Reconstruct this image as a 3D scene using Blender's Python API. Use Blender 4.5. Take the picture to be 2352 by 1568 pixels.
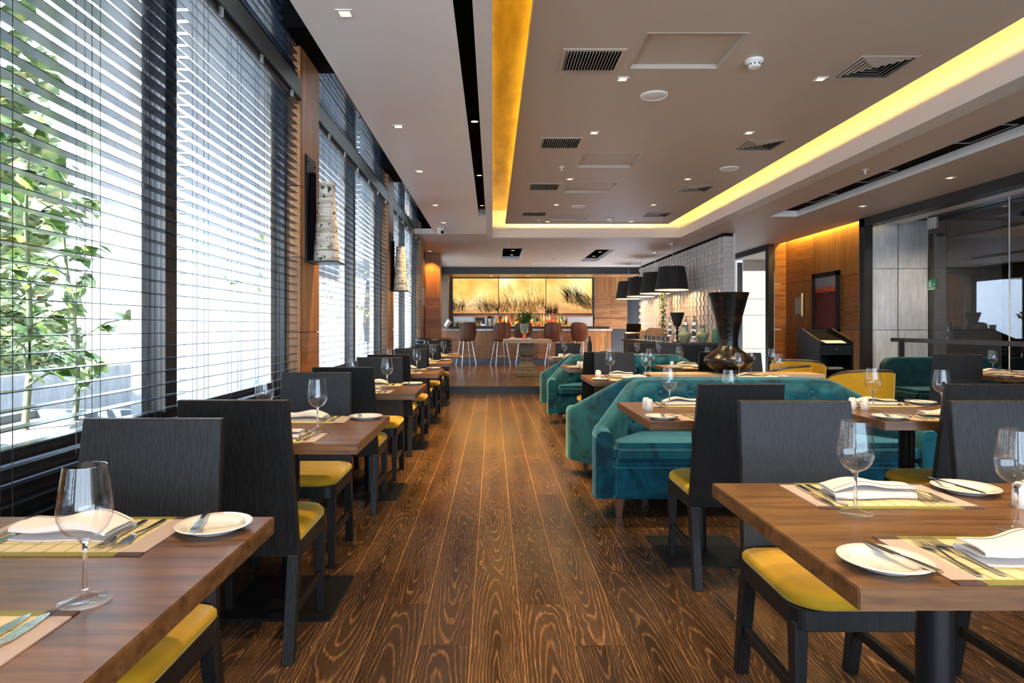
import bpy, bmesh, math, random
from math import pi, sin, cos, radians, sqrt, atan2
from mathutils import Vector, Matrix

random.seed(7)
sc = bpy.context.scene
COL = sc.collection
for o in list(bpy.data.objects):
    bpy.data.objects.remove(o)

# ------------------------------------------------------------------ camera
FPX = 1480.0
cam_d = bpy.data.cameras.new('camera')
cam = bpy.data.objects.new('camera', cam_d)
COL.objects.link(cam)
cam.location = (0, 0, 1.2)
cam.rotation_euler = (radians(90), 0, 0)
cam_d.sensor_width = 36
cam_d.lens = 36 * FPX / 2352
cam_d.shift_x = 45 / 2352
cam_d.shift_y = -35 / 2352
cam_d.clip_start = 0.05
sc.camera = cam

# ------------------------------------------------------------------ world, sun, exposure
SKY = 4.5
SUN = 22.0
DOWN = 1.7          # multiplier on all the downlights
COVE = 0.55
w = bpy.data.worlds.new('world')
sc.world = w
w.use_nodes = True
bg = w.node_tree.nodes['Background']
bg.inputs[0].default_value = (0.64, 0.80, 1.0, 1)
bg.inputs[1].default_value = SKY
sd = bpy.data.lights.new('sun', 'SUN')
sd.energy = SUN
sd.angle = radians(1.0)
sd.color = (1.0, 0.93, 0.82)
so = bpy.data.objects.new('sun', sd)
COL.objects.link(so)
so.rotation_euler = Vector((0.50, 0.45, -1.0)).to_track_quat('-Z', 'Y').to_euler()

sc.view_settings.view_transform = 'Standard'
sc.view_settings.look = 'None'
sc.view_settings.gamma = 1
sc.view_settings.use_curve_mapping = False
sc.view_settings.exposure = 1.4
try:
    sc.cycles.max_bounces = 10
    sc.cycles.diffuse_bounces = 4
    sc.cycles.glossy_bounces = 5
    sc.cycles.transmission_bounces = 10
    sc.cycles.transparent_max_bounces = 24
    sc.cycles.caustics_reflective = False
    sc.cycles.caustics_refractive = False
    sc.cycles.sample_clamp_indirect = 4.0
    sc.cycles.blur_glossy = 1.0
    sc.cycles.use_denoising = True
except Exception:
    pass


def area(name, loc, sx, sy, direction, energy, color, portal=False, parent=None, spread=None):
    d = bpy.data.lights.new(name, 'AREA')
    d.shape = 'RECTANGLE'
    d.size = sx
    d.size_y = sy
    d.energy = energy
    d.color = color
    if spread:
        d.spread = spread
    if portal:
        d.cycles.is_portal = True
    o = bpy.data.objects.new(name, d)
    COL.objects.link(o)
    o.location = loc
    o.rotation_euler = direction
    if parent:
        o.parent = parent
    return o


def aim(v, up='Y'):
    return Vector(v).to_track_quat('-Z', up).to_euler()


# daylight portals: the window bays of the left wall and the window behind the camera
for y0, y1 in ((-2.76, 0.78), (1.29, 4.83), (5.34, 8.88), (9.39, 12.93)):
    area('window_portal', (-1.60, (y0 + y1) / 2, 2.15), y1 - y0, 2.85, (pi / 2, 0, -pi / 2), 1, (1, 1, 1), True)
area('window_portal', (3.4, -3.25, 1.555), 9.6, 2.61, (pi / 2, 0, 0), 1, (1, 1, 1), True)

# hidden LED strips of the ceiling cove and of the wood wall slot
AMBER = (1.0, 0.60, 0.10)
area('cove_led_strip', (3.13, 4.4, 3.20), 0.03, 15.0, (0, radians(-98), 0), 95 * COVE, AMBER)
area('cove_led_strip', (0.40, 4.4, 3.20), 0.03, 15.0, (0, radians(125), 0), 44 * COVE, (1.0, 0.70, 0.14))
area('cove_led_strip', (1.75, 11.83, 3.20), 2.9, 0.03, (radians(98), 0, 0), 30 * COVE, (1.0, 0.66, 0.2))
area('slot_led_strip', (6.015, 11.75, 3.03), 0.03, 2.9, (0, radians(-14), 0), 40 * COVE, (1.0, 0.70, 0.12))

# ------------------------------------------------------------------ node helpers


class N:
    """tiny node expression builder on a material"""

    def __init__(s, name):
        s.m = bpy.data.materials.new(name)
        s.m.use_nodes = True
        s.t = s.m.node_tree
        s.b = s.t.nodes['Principled BSDF']
        s.out = s.t.nodes['Material Output']

    def new(s, t, **kw):
        n = s.t.nodes.new(t)
        for k, v in kw.items():
            setattr(n, k, v)
        return n

    def put(s, sock, v):
        if isinstance(v, (int, float)):
            if sock.type in ('RGBA',):
                sock.default_value = (v, v, v, 1)
            elif sock.type == 'VECTOR':
                sock.default_value = (v, v, v)
            else:
                sock.default_value = v
        elif isinstance(v, tuple):
            if sock.type == 'RGBA' and len(v) == 3:
                v = v + (1,)
            sock.default_value = v
        else:
            s.t.links.new(v, sock)

    def math(s, op, a, b=0.0, c=None):
        n = s.new('ShaderNodeMath', operation=op)
        s.put(n.inputs[0], a)
        s.put(n.inputs[1], b)
        if c is not None:
            s.put(n.inputs[2], c)
        return n.outputs[0]

    def vmul(s, a, v):
        n = s.new('ShaderNodeVectorMath', operation='MULTIPLY')
        s.put(n.inputs[0], a)
        s.put(n.inputs[1], v)
        return n.outputs[0]

    def vadd(s, a, v):
        n = s.new('ShaderNodeVectorMath', operation='ADD')
        s.put(n.inputs[0], a)
        s.put(n.inputs[1], v)
        return n.outputs[0]

    def comb(s, x, y, z):
        n = s.new('ShaderNodeCombineXYZ')
        for i, v in enumerate((x, y, z)):
            s.put(n.inputs[i], v)
        return n.outputs[0]

    def xyz(s, v=None):
        n = s.new('ShaderNodeSeparateXYZ')
        s.put(n.inputs[0], s.obj() if v is None else v)
        return n.outputs

    def obj(s):
        return s.new('ShaderNodeTexCoord').outputs['Object']

    def rnd(s):
        return s.new('ShaderNodeObjectInfo').outputs['Random']

    def noise(s, vec, scale=1.0, detail=4.0, rough=0.55, dist=0.0):
        n = s.new('ShaderNodeTexNoise')
        s.put(n.inputs['Vector'], vec)
        n.inputs['Scale'].default_value = scale
        n.inputs['Detail'].default_value = detail
        n.inputs['Roughness'].default_value = rough
        n.inputs['Distortion'].default_value = dist
        return n.outputs['Fac']

    def mix(s, f, a, b):
        n = s.new('ShaderNodeMix', data_type='RGBA')
        s.put(n.inputs[0], f)
        s.put(n.inputs[6], a)
        s.put(n.inputs[7], b)
        return n.outputs[2]

    def ramp(s, f, stops):
        n = s.new('ShaderNodeValToRGB')
        e = n.color_ramp.elements
        while len(e) < len(stops):
            e.new(0.5)
        for k, (p, c) in enumerate(stops):
            e[k].position = p
            e[k].color = (c[0], c[1], c[2], 1) if not isinstance(c, (int, float)) else (c, c, c, 1)
        s.put(n.inputs[0], f)
        return n.outputs[0]

    def bump(s, h, strength=0.2, dist=0.01):
        n = s.new('ShaderNodeBump')
        n.inputs['Strength'].default_value = strength
        n.inputs['Distance'].default_value = dist
        s.put(n.inputs['Height'], h)
        s.t.links.new(n.outputs[0], s.b.inputs['Normal'])

    def pr(s, **kw):
        for k, v in kw.items():
            s.put(s.b.inputs[k.replace('_', ' ')], v)
        return s.m


def P(name, color, rough=0.5, metal=0.0, **kw):
    n = N(name)
    return n.pr(Base_Color=color, Roughness=rough, Metallic=metal, **kw)


def W(name, c1, c2, scale, rough=0.35, bump=0.1, var=0.25, offs=True, dist=0.8):
    """straight grained wood; scale = stretch of the grain per axis"""
    n = N(name)
    v = n.obj()
    r = n.rnd()
    if offs:
        v = n.vadd(v, n.comb(n.math('MULTIPLY', r, 13.7), n.math('MULTIPLY', r, 7.3), n.math('MULTIPLY', r, 23.1)))
    v = n.vmul(v, scale)
    a = n.noise(v, 1.0, 5, 0.6, dist)
    f = n.noise(n.vmul(v, (3.1, 3.1, 3.1)), 1.0, 3, 0.6)
    g = n.math('ADD', n.math('MULTIPLY', a, 0.7), n.math('MULTIPLY', f, 0.35))
    c = n.ramp(g, [(0.36, c1), (0.68, c2)])
    k = n.math('ADD', n.math('MULTIPLY', r, 2 * var), 1 - var)
    c = n.vmul(c, n.comb(k, k, k))
    n.bump(g, bump, 0.004)
    return n.pr(Base_Color=c, Roughness=rough)


def E(name, color, strength):
    n = N(name)
    return n.pr(Base_Color=(0, 0, 0), Emission_Color=color, Emission_Strength=strength)


def thin_glass(name, ior, tint=(1, 1, 1), gloss=(1, 1, 1), rough=0.0):
    n = N(name)
    tr = n.new('ShaderNodeBsdfTransparent')
    tr.inputs[0].default_value = tint + (1,)
    gl = n.new('ShaderNodeBsdfGlossy')
    gl.inputs[0].default_value = gloss + (1,)
    gl.inputs['Roughness'].default_value = rough
    lw_ = n.new('ShaderNodeLayerWeight')
    lw_.inputs[0].default_value = 0.5
    f0 = ((ior - 1) / (ior + 1)) ** 2
    fac = n.math('ADD', n.math('MULTIPLY', n.math('POWER', lw_.outputs['Facing'], 4.0), 0.75 * (1 - f0)), f0)
    mx = n.new('ShaderNodeMixShader')
    n.t.links.new(fac, mx.inputs[0])
    n.t.links.new(tr.outputs[0], mx.inputs[1])
    n.t.links.new(gl.outputs[0], mx.inputs[2])
    n.t.links.new(mx.outputs[0], n.out.inputs[0])
    return n.m


M = {}


def build_materials():
    # dark cerused plank floor
    n = N('plank_floor')
    r = n.rnd()
    x, y, z = n.xyz()
    wob = n.noise(n.vadd(n.vmul(n.obj(), (9, 2.2, 1)), n.comb(n.math('MULTIPLY', r, 31.0), n.math('MULTIPLY', r, 57.0), 0.0)), 1.0, 3, 0.5)
    wob = n.math('SUBTRACT', wob, 0.5)
    px = n.math('ADD', n.math('MULTIPLY', x, 10.0), n.math('MULTIPLY', wob, 0.8))
    py = n.math('ADD', n.math('MULTIPLY', y, 1.15), n.math('MULTIPLY', n.math('SUBTRACT', r, 0.5), 2.0))
    rr = n.math('SQRT', n.math('ADD', n.math('MULTIPLY', px, px), n.math('MULTIPLY', n.math('MULTIPLY', py, py), 0.35)))
    ph = n.math('ADD', n.math('MULTIPLY', rr, 52.0), n.math('MULTIPLY', wob, 16.0))
    rings = n.math('ADD', n.math('MULTIPLY', n.math('SINE', ph), 0.5), 0.5)
    fine = n.noise(n.vmul(n.vadd(n.obj(), n.comb(r, r, r)), (130, 9, 1)), 1.0, 4, 0.7)
    big = n.noise(n.vmul(n.vadd(n.obj(), n.comb(n.math('MULTIPLY', r, 9.0), r, r)), (8, 2, 1)), 1.0, 2, 0.5)
    core = n.math('SMOOTH_MIN', n.math('MULTIPLY', rr, 1.6), 1.0, 0.2)
    line = n.math('POWER', rings, 6.0)
    lf = n.math('MULTIPLY', line, n.math('ADD', n.math('MULTIPLY', fine, 0.75), n.math('MULTIPLY', core, -0.10)))
    g = n.math('ADD', n.math('MULTIPLY', lf, 1.0), n.math('MULTIPLY', n.math('POWER', fine, 2.0), n.math('MULTIPLY', core, 0.50)))
    g = n.math('ADD', g, n.math('MULTIPLY', n.math('SUBTRACT', big, 0.5), 0.22))
    c = n.ramp(g, [(0.0, (0.018, 0.010, 0.006)), (0.20, (0.066, 0.034, 0.018)), (0.45, (0.150, 0.078, 0.036)), (0.75, (0.32, 0.175, 0.080))])
    k = n.math('ADD', n.math('MULTIPLY', r, 0.5), 0.75)
    c = n.vmul(c, n.comb(k, k, k))
    n.bump(g, 0.12, 0.003)
    M['floor'] = n.pr(Base_Color=c, Roughness=n.math('ADD', n.math('MULTIPLY', fine, 0.16), 0.12))
    M['seam'] = P('plank_joint_glint', (0.42, 0.22, 0.085), 0.5)  # orange joint colour stands in for the glint on bevelled plank edges
    M['table'] = W('walnut_table', (0.038, 0.015, 0.006), (0.170, 0.078, 0.028), (2.0, 22, 22), 0.30, 0.05, 0.1)
    M['chair'] = W('black_stained_wood', (0.0022, 0.0020, 0.0020), (0.014, 0.0132, 0.0130), (150, 150, 1.2), 0.42, 0.5, 0.05, dist=0.0)
    M['chair'].node_tree.nodes['Principled BSDF'].inputs['Specular IOR Level'].default_value = 0.24
    M['blackwood'] = P('black_lacquer_wood', (0.012, 0.010, 0.009), 0.45)
    M['woodh'] = W('walnut_veneer_horizontal', (0.16, 0.050, 0.014), (0.40, 0.165, 0.050), (1.1, 1.1, 16), 0.38, 0.04, 0.3)
    M['woodv'] = W('walnut_veneer_vertical', (0.20, 0.072, 0.018), (0.48, 0.21, 0.062), (18, 18, 0.9), 0.38, 0.04, 0.3)
    M['oak'] = W('pale_oak', (0.34, 0.21, 0.11), (0.55, 0.38, 0.22), (1.5, 20, 20), 0.4, 0.05, 0.1)
    M['grayoak'] = W('grey_brown_oak', (0.25, 0.17, 0.11), (0.40, 0.28, 0.19), (18, 18, 0.9), 0.45, 0.04, 0.1)
    M['legwood'] = W('red_brown_leg_wood', (0.10, 0.035, 0.018), (0.22, 0.085, 0.04), (30, 30, 2), 0.35, 0.03, 0.1)

    def velvet(name, c1, c2, sheen, scale=5.0):
        n = N(name)
        a = n.noise(n.vadd(n.obj(), n.comb(n.math('MULTIPLY', n.rnd(), 9), 0.0, 0.0)), scale, 3, 0.55, 1.2)
        c = n.ramp(a, [(0.30, c1), (0.62, c2)])
        n.bump(n.noise(n.obj(), 9, 2), 0.25, 0.01)
        return n.pr(Base_Color=c, Roughness=0.75, Sheen_Weight=0.5, Sheen_Tint=sheen, Sheen_Roughness=0.35, Specular_IOR_Level=0.2)
    M['teal'] = velvet('teal_velvet', (0.0, 0.018, 0.034), (0.002, 0.080, 0.120), (0.40, 0.80, 0.95))
    M['teal_shaded'] = velvet('shaded_teal_velvet', (0.0, 0.016, 0.023), (0.001, 0.036, 0.045), (0.25, 0.6, 0.6))  # teal velvet with the shade on this sofa put into its colour
    M['yellow'] = velvet('mustard_velvet', (0.33, 0.165, 0.004), (0.44, 0.245, 0.010), (1.0, 0.85, 0.35), 4.0)
    M['gold_leather'] = velvet('yellow_upholstery', (0.45, 0.23, 0.008), (0.56, 0.31, 0.016), (1, 0.9, 0.4), 3.0)
    M['steel'] = P('polished_steel', (0.62, 0.60, 0.57), 0.16, 1.0)
    M['chrome'] = P('chrome', (0.8, 0.8, 0.8), 0.08, 1.0)
    M['brushed'] = P('brushed_aluminium', (0.52, 0.49, 0.45), 0.38, 1.0)
    M['blackmetal'] = P('black_powder_coat', (0.006, 0.0065, 0.008), 0.35, 0, Specular_IOR_Level=0.3)
    M['china'] = P('white_china', (0.62, 0.58, 0.54), 0.12, 0, Coat_Weight=0.4, Coat_Roughness=0.05)
    n = N('white_linen')
    n.bump(n.noise(n.vmul(n.obj(), (400, 400, 400)), 1, 2), 0.2, 0.001)
    M['linen'] = n.pr(Base_Color=(0.62, 0.54, 0.49), Roughness=0.85, Sheen_Weight=0.2)
    M['stitch'] = P('grey_hem_stitch', (0.12, 0.11, 0.12), 0.8)
    # place mat: woven, olive long borders, brown corners, pale ends, grid field
    n = N('woven_place_mat')
    x, y, z = n.xyz()
    ax = n.math('ABSOLUTE', x)
    ay = n.math('ABSOLUTE', y)
    endm = n.math('GREATER_THAN', ax, 0.150)
    corn = n.math('GREATER_THAN', ax, 0.168)
    brd = n.math('GREATER_THAN', ay, 0.108)
    gx = n.math('LESS_THAN', n.math('FRACT', n.math('MULTIPLY', x, 24.0)), 0.085)
    gy = n.math('LESS_THAN', n.math('FRACT', n.math('MULTIPLY', y, 17.0)), 0.06)
    grid = n.math('MAXIMUM', gx, gy)
    weave = n.math('ADD', n.math('MULTIPLY', n.math('SINE', n.math('MULTIPLY', x, 1500.0)), 0.5), 0.5)
    field = n.mix(grid, (0.50, 0.42, 0.26), (0.20, 0.18, 0.03))
    field = n.mix(endm, field, n.mix(weave, (0.48, 0.38, 0.35), (0.26, 0.19, 0.18)))
    bord = n.mix(n.math('GREATER_THAN', ax, 0.150), n.mix(weave, (0.24, 0.21, 0.035), (0.09, 0.085, 0.015)), (0.045, 0.018, 0.014))
    c = n.mix(brd, field, bord)
    n.bump(weave, 0.3, 0.001)
    M['mat'] = n.pr(Base_Color=c, Roughness=0.55)
    M['glass'] = thin_glass('wine_glass_bowl', 1.42)
    M['glassfoot'] = thin_glass('wine_glass_foot', 1.75)
    n = N('solid_crystal')
    M['crystal'] = n.pr(Base_Color=(1, 1, 1), Roughness=0.0, IOR=1.45, Transmission_Weight=1.0)
    M['pane'] = thin_glass('window_pane', 1.35, (0.97, 0.985, 0.985))
    M['darkpane'] = thin_glass('tinted_glass', 2.0, (0.42, 0.42, 0.42), (0.85, 0.85, 0.87))
    # painted surfaces
    def paint(name, c, rough=0.6):
        n = N(name)
        a = n.noise(n.obj(), 1.3, 2)
        k = n.math('ADD', n.math('MULTIPLY', a, 0.10), 0.95)
        return n.pr(Base_Color=n.vmul(c, n.comb(k, k, k)) if False else n.mix(a, tuple(q * 0.96 for q in c), c), Roughness=rough)
    M['soffit'] = paint('light_grey_paint', (0.90, 0.89, 0.87), 0.33)
    M['taupe'] = paint('taupe_ceiling_paint', (0.48, 0.415, 0.345), 0.5)
    M['beam'] = paint('beam_paint', (0.70, 0.68, 0.64), 0.55)
    M['tan'] = paint('tan_ceiling_paint', (0.62, 0.53, 0.45), 0.55)
    M['diffuser'] = P('grey_diffuser_metal', (0.40, 0.36, 0.31), 0.4)
    M['white'] = P('white_plastic', (0.80, 0.79, 0.76), 0.4)
    M['black'] = P('matt_black', (0.006, 0.005, 0.005), 0.8, 0, Specular_IOR_Level=0.03)
    M['darkbeam'] = P('espresso_trim', (0.020, 0.015, 0.013), 0.4)
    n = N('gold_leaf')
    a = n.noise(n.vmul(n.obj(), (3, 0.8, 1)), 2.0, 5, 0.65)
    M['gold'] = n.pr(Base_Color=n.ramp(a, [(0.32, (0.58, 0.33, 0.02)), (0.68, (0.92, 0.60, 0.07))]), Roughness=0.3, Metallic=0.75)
    n = N('board_marked_concrete')
    v = n.vadd(n.obj(), n.comb(n.math('MULTIPLY', n.rnd(), 11.0), 0.0, n.math('MULTIPLY', n.rnd(), 5.0)))
    a = n.noise(n.vmul(v, (22, 22, 2.0)), 1.0, 5, 0.6)
    b = n.noise(v, 3.0, 5, 0.6)
    g = n.math('ADD', n.math('MULTIPLY', a, 0.55), n.math('MULTIPLY', b, 0.5))
    n.bump(g, 0.3, 0.004)
    M['concrete'] = n.pr(Base_Color=n.ramp(g, [(0.3, (0.42, 0.41, 0.39)), (0.7, (0.78, 0.76, 0.73))]), Roughness=0.8)
    M['tile'] = P('glazed_tile', (0.66, 0.62, 0.57), 0.18)
    M['grout'] = P('dark_grout', (0.11, 0.085, 0.065), 0.8)
    # birch bark
    n = N('birch_bark')
    v = n.vadd(n.obj(), n.comb(0.0, 0.0, n.math('MULTIPLY', n.rnd(), 9.0)))
    a = n.noise(n.vmul(v, (26, 26, 34)), 1.0, 3, 0.55)
    b = n.noise(n.vmul(v, (6, 6, 50)), 1.0, 3, 0.5)
    d = n.noise(n.vmul(v, (9, 9, 7)), 1.0, 3, 0.6)
    c = n.ramp(b, [(0.35, (0.40, 0.30, 0.20)), (0.55, (0.72, 0.64, 0.52))])
    c = n.mix(n.ramp(d, [(0.62, 0.0), (0.70, 1.0)]), c, (0.45, 0.25, 0.14))
    c = n.mix(n.ramp(a, [(0.60, 0.0), (0.625, 1.0)]), c, (0.03, 0.03, 0.025))
    M['birch'] = n.pr(Base_Color=c, Roughness=0.7)
    # black bronze vase
    n = N('black_bronze_glaze')
    a = n.noise(n.vmul(n.obj(), (14, 14, 40)), 1.0, 5, 0.65)
    b = n.noise(n.obj(), 7.0, 4, 0.6)
    c = n.ramp(b, [(0.52, (0.006, 0.005, 0.005)), (0.74, (0.09, 0.034, 0.011))])
    n.bump(a, 0.5, 0.006)
    M['vase'] = n.pr(Base_Color=c, Roughness=0.24, Metallic=0.45)
    M['celadon'] = P('celadon_glaze', (0.27, 0.31, 0.20), 0.14)
    M['stone'] = W('weathered_stone', (0.16, 0.12, 0.075), (0.33, 0.26, 0.17), (6, 6, 10), 0.85, 0.6, 0.05)
    M['wicker'] = W('brown_wicker', (0.07, 0.022, 0.009), (0.22, 0.075, 0.030), (40, 40, 3), 0.4, 0.5, 0.1)
    M['leather'] = P('black_leather', (0.012, 0.011, 0.012), 0.35)
    M['shade'] = P('black_fabric_shade', (0.010, 0.009, 0.008), 0.7)
    M['shadein'] = P('cream_shade_lining', (0.75, 0.60, 0.42), 0.6)
    M['lamp'] = E('warm_lamp', (1.0, 0.66, 0.30), 1.5)
    M['slat'] = P('dark_gloss_slat', (0.012, 0.018, 0.030), 0.20, 0, Specular_IOR_Level=0.20, Specular_Tint=(0.50, 0.74, 1.0))
    M['cord'] = P('black_cord', (0.015, 0.014, 0.013), 0.7)
    M['rail'] = P('bronze_blind_rail', (0.10, 0.085, 0.07), 0.3, 0.5)
    M['frame'] = P('dark_window_frame', (0.014, 0.013, 0.014), 0.3)
    M['framelight'] = P('grey_window_frame', (0.33, 0.35, 0.36), 0.4)
    M['leaf'] = None
    n = N('green_leaf')
    c = n.mix(n.rnd(), (0.045, 0.12, 0.015), (0.16, 0.26, 0.05))
    M['leaf'] = n.pr(Base_Color=c, Roughness=0.45, Transmission_Weight=0.0)
    M['bark'] = P('green_grey_bark', (0.15, 0.18, 0.10), 0.8)
    n = N('pea_gravel')
    a = n.new('ShaderNodeTexVoronoi')
    n.put(a.inputs['Vector'], n.obj())
    a.inputs['Scale'].default_value = 70
    n.bump(a.outputs['Distance'], 0.8, 0.01)
    M['gravel'] = n.pr(Base_Color=n.ramp(a.outputs['Distance'], [(0.1, (0.30, 0.29, 0.28)), (0.7, (0.06, 0.06, 0.055))]), Roughness=0.9)
    M['gardenwall'] = W('grey_garden_concrete', (0.10, 0.11, 0.12), (0.17, 0.18, 0.19), (9, 9, 2), 0.85, 0.2, 0.02)
    M['planter'] = P('slate_grey_planter', (0.13, 0.165, 0.20), 0.5)
    n = N('garden_foliage')
    c = n.ramp(n.noise(n.obj(), 5.0, 2), [(0.35, (0.022, 0.055, 0.010)), (0.55, (0.085, 0.125, 0.03)), (0.7, (0.22, 0.15, 0.05))])
    M['hedge'] = n.pr(Base_Color=c, Roughness=0.7)
    M['whitewall'] = P('white_render', (0.85, 0.86, 0.88), 0.9)
    M['paving'] = P('pale_paving', (0.42, 0.45, 0.50), 0.8)
    M['timber'] = W('terrace_timber', (0.18, 0.10, 0.06), (0.34, 0.22, 0.14), (20, 20, 1.5), 0.7, 0.1, 0.2)
    # backlit pictures
    n = N('backlit_print')
    v = n.vadd(n.obj(), n.comb(n.math('MULTIPLY', n.rnd(), 17.0), 0.0, 0.0))
    a = n.noise(n.vmul(v, (1.1, 1, 1.3)), 1.0, 3, 0.5)
    b = n.noise(n.vmul(v, (9, 1, 9)), 1.0, 4, 0.6)
    x, y, z = n.xyz()
    low = n.math('MULTIPLY', n.math('SUBTRACT', 0.15, z), 0.9)
    f = n.math('ADD', n.math('MULTIPLY', a, 0.85), n.math('MULTIPLY', b, 0.15))
    c = n.ramp(f, [(0.30, (0.55, 0.24, 0.022)), (0.44, (0.90, 0.48, 0.08)), (0.56, (1.0, 0.68, 0.20)), (0.70, (1.0, 0.88, 0.46))])
    c = n.mix(n.ramp(n.math('ADD', low, n.math('MULTIPLY', n.math('SUBTRACT', b, 0.5), 0.9)), [(0.05, 0.0), (0.55, 0.85)]), c, (0.42, 0.16, 0.02))
    M['print'] = n.pr(Base_Color=(0.02, 0.02, 0.02), Emission_Color=c, Emission_Strength=0.52, Roughness=0.3)
    M['blade'] = P('printed_grass', (0.022, 0.010, 0.002), 0.7)
    # framed painting: grey sky, orange band, dark red below
    n = N('red_field_painting')
    x, y, z = n.xyz()
    e = n.math('ADD', z, n.math('MULTIPLY', n.math('SUBTRACT', n.noise(n.comb(0.0, n.math('MULTIPLY', y, 14.0), 0.0), 1.0, 4, 0.75), 0.5), 0.34))
    st = n.noise(n.vmul(n.obj(), (1, 30, 1.2)), 1.0, 3)
    red = n.mix(st, (0.10, 0.016, 0.012), (0.20, 0.032, 0.022))
    c = n.ramp(n.math('ADD', n.math('MULTIPLY', e, 0.8), 0.5), [(0.0, 0.0), (0.61, 0.0), (0.655, 0.5), (0.70, 1.0)])
    c2 = n.mix(n.math('GREATER_THAN', e, 0.155), red, (0.03, 0.012, 0.010))
    c3 = n.mix(n.math('GREATER_THAN', e, 0.20), c2, (0.75, 0.10, 0.025))
    c4 = n.mix(n.math('GREATER_THAN', e, 0.29), c3, (0.36, 0.34, 0.32))
    M['painting'] = n.pr(Base_Color=c4, Roughness=0.5)
    M['sign'] = P('sign_green', (0.035, 0.26, 0.10), 0.4)
    M['signw'] = P('sign_white', (0.80, 0.85, 0.80), 0.4)
    M['paper'] = P('paper', (0.78, 0.74, 0.66), 0.7)
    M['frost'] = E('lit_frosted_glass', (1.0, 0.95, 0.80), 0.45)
    M['greenbook'] = P('green_cover', (0.04, 0.22, 0.14), 0.45)
    M['navybook'] = P('navy_cover', (0.01, 0.03, 0.06), 0.45)
    M['marble'] = W('grey_marble', (0.20, 0.19, 0.18), (0.62, 0.60, 0.56), (3, 3, 3), 0.15, 0.02, 0.05)
    M['amberglass'] = P('glowing_amber_glass', (0.45, 0.06, 0.01), 0.1, 0, Emission_Color=(0.8, 0.12, 0.02), Emission_Strength=0.25)  # weak glow put into the foot glass; no lamp inside
    M['greenglass'] = P('ribbed_green_glass', (0.30, 0.40, 0.28), 0.08)
    M['plant'] = P('dark_green_leaves', (0.06, 0.12, 0.02), 0.5)
    M['plantl'] = P('olive_leaves', (0.22, 0.24, 0.04), 0.5)
    M['parasol'] = P('grey_parasol_cloth', (0.30, 0.31, 0.33), 0.8)
    M['speaker'] = P('white_speaker_grille', (0.72, 0.69, 0.64), 0.5)
    M['void'] = P('dark_back_room', (0.030, 0.024, 0.021), 0.6)


build_materials()

# ------------------------------------------------------------------ geometry helpers


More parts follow.
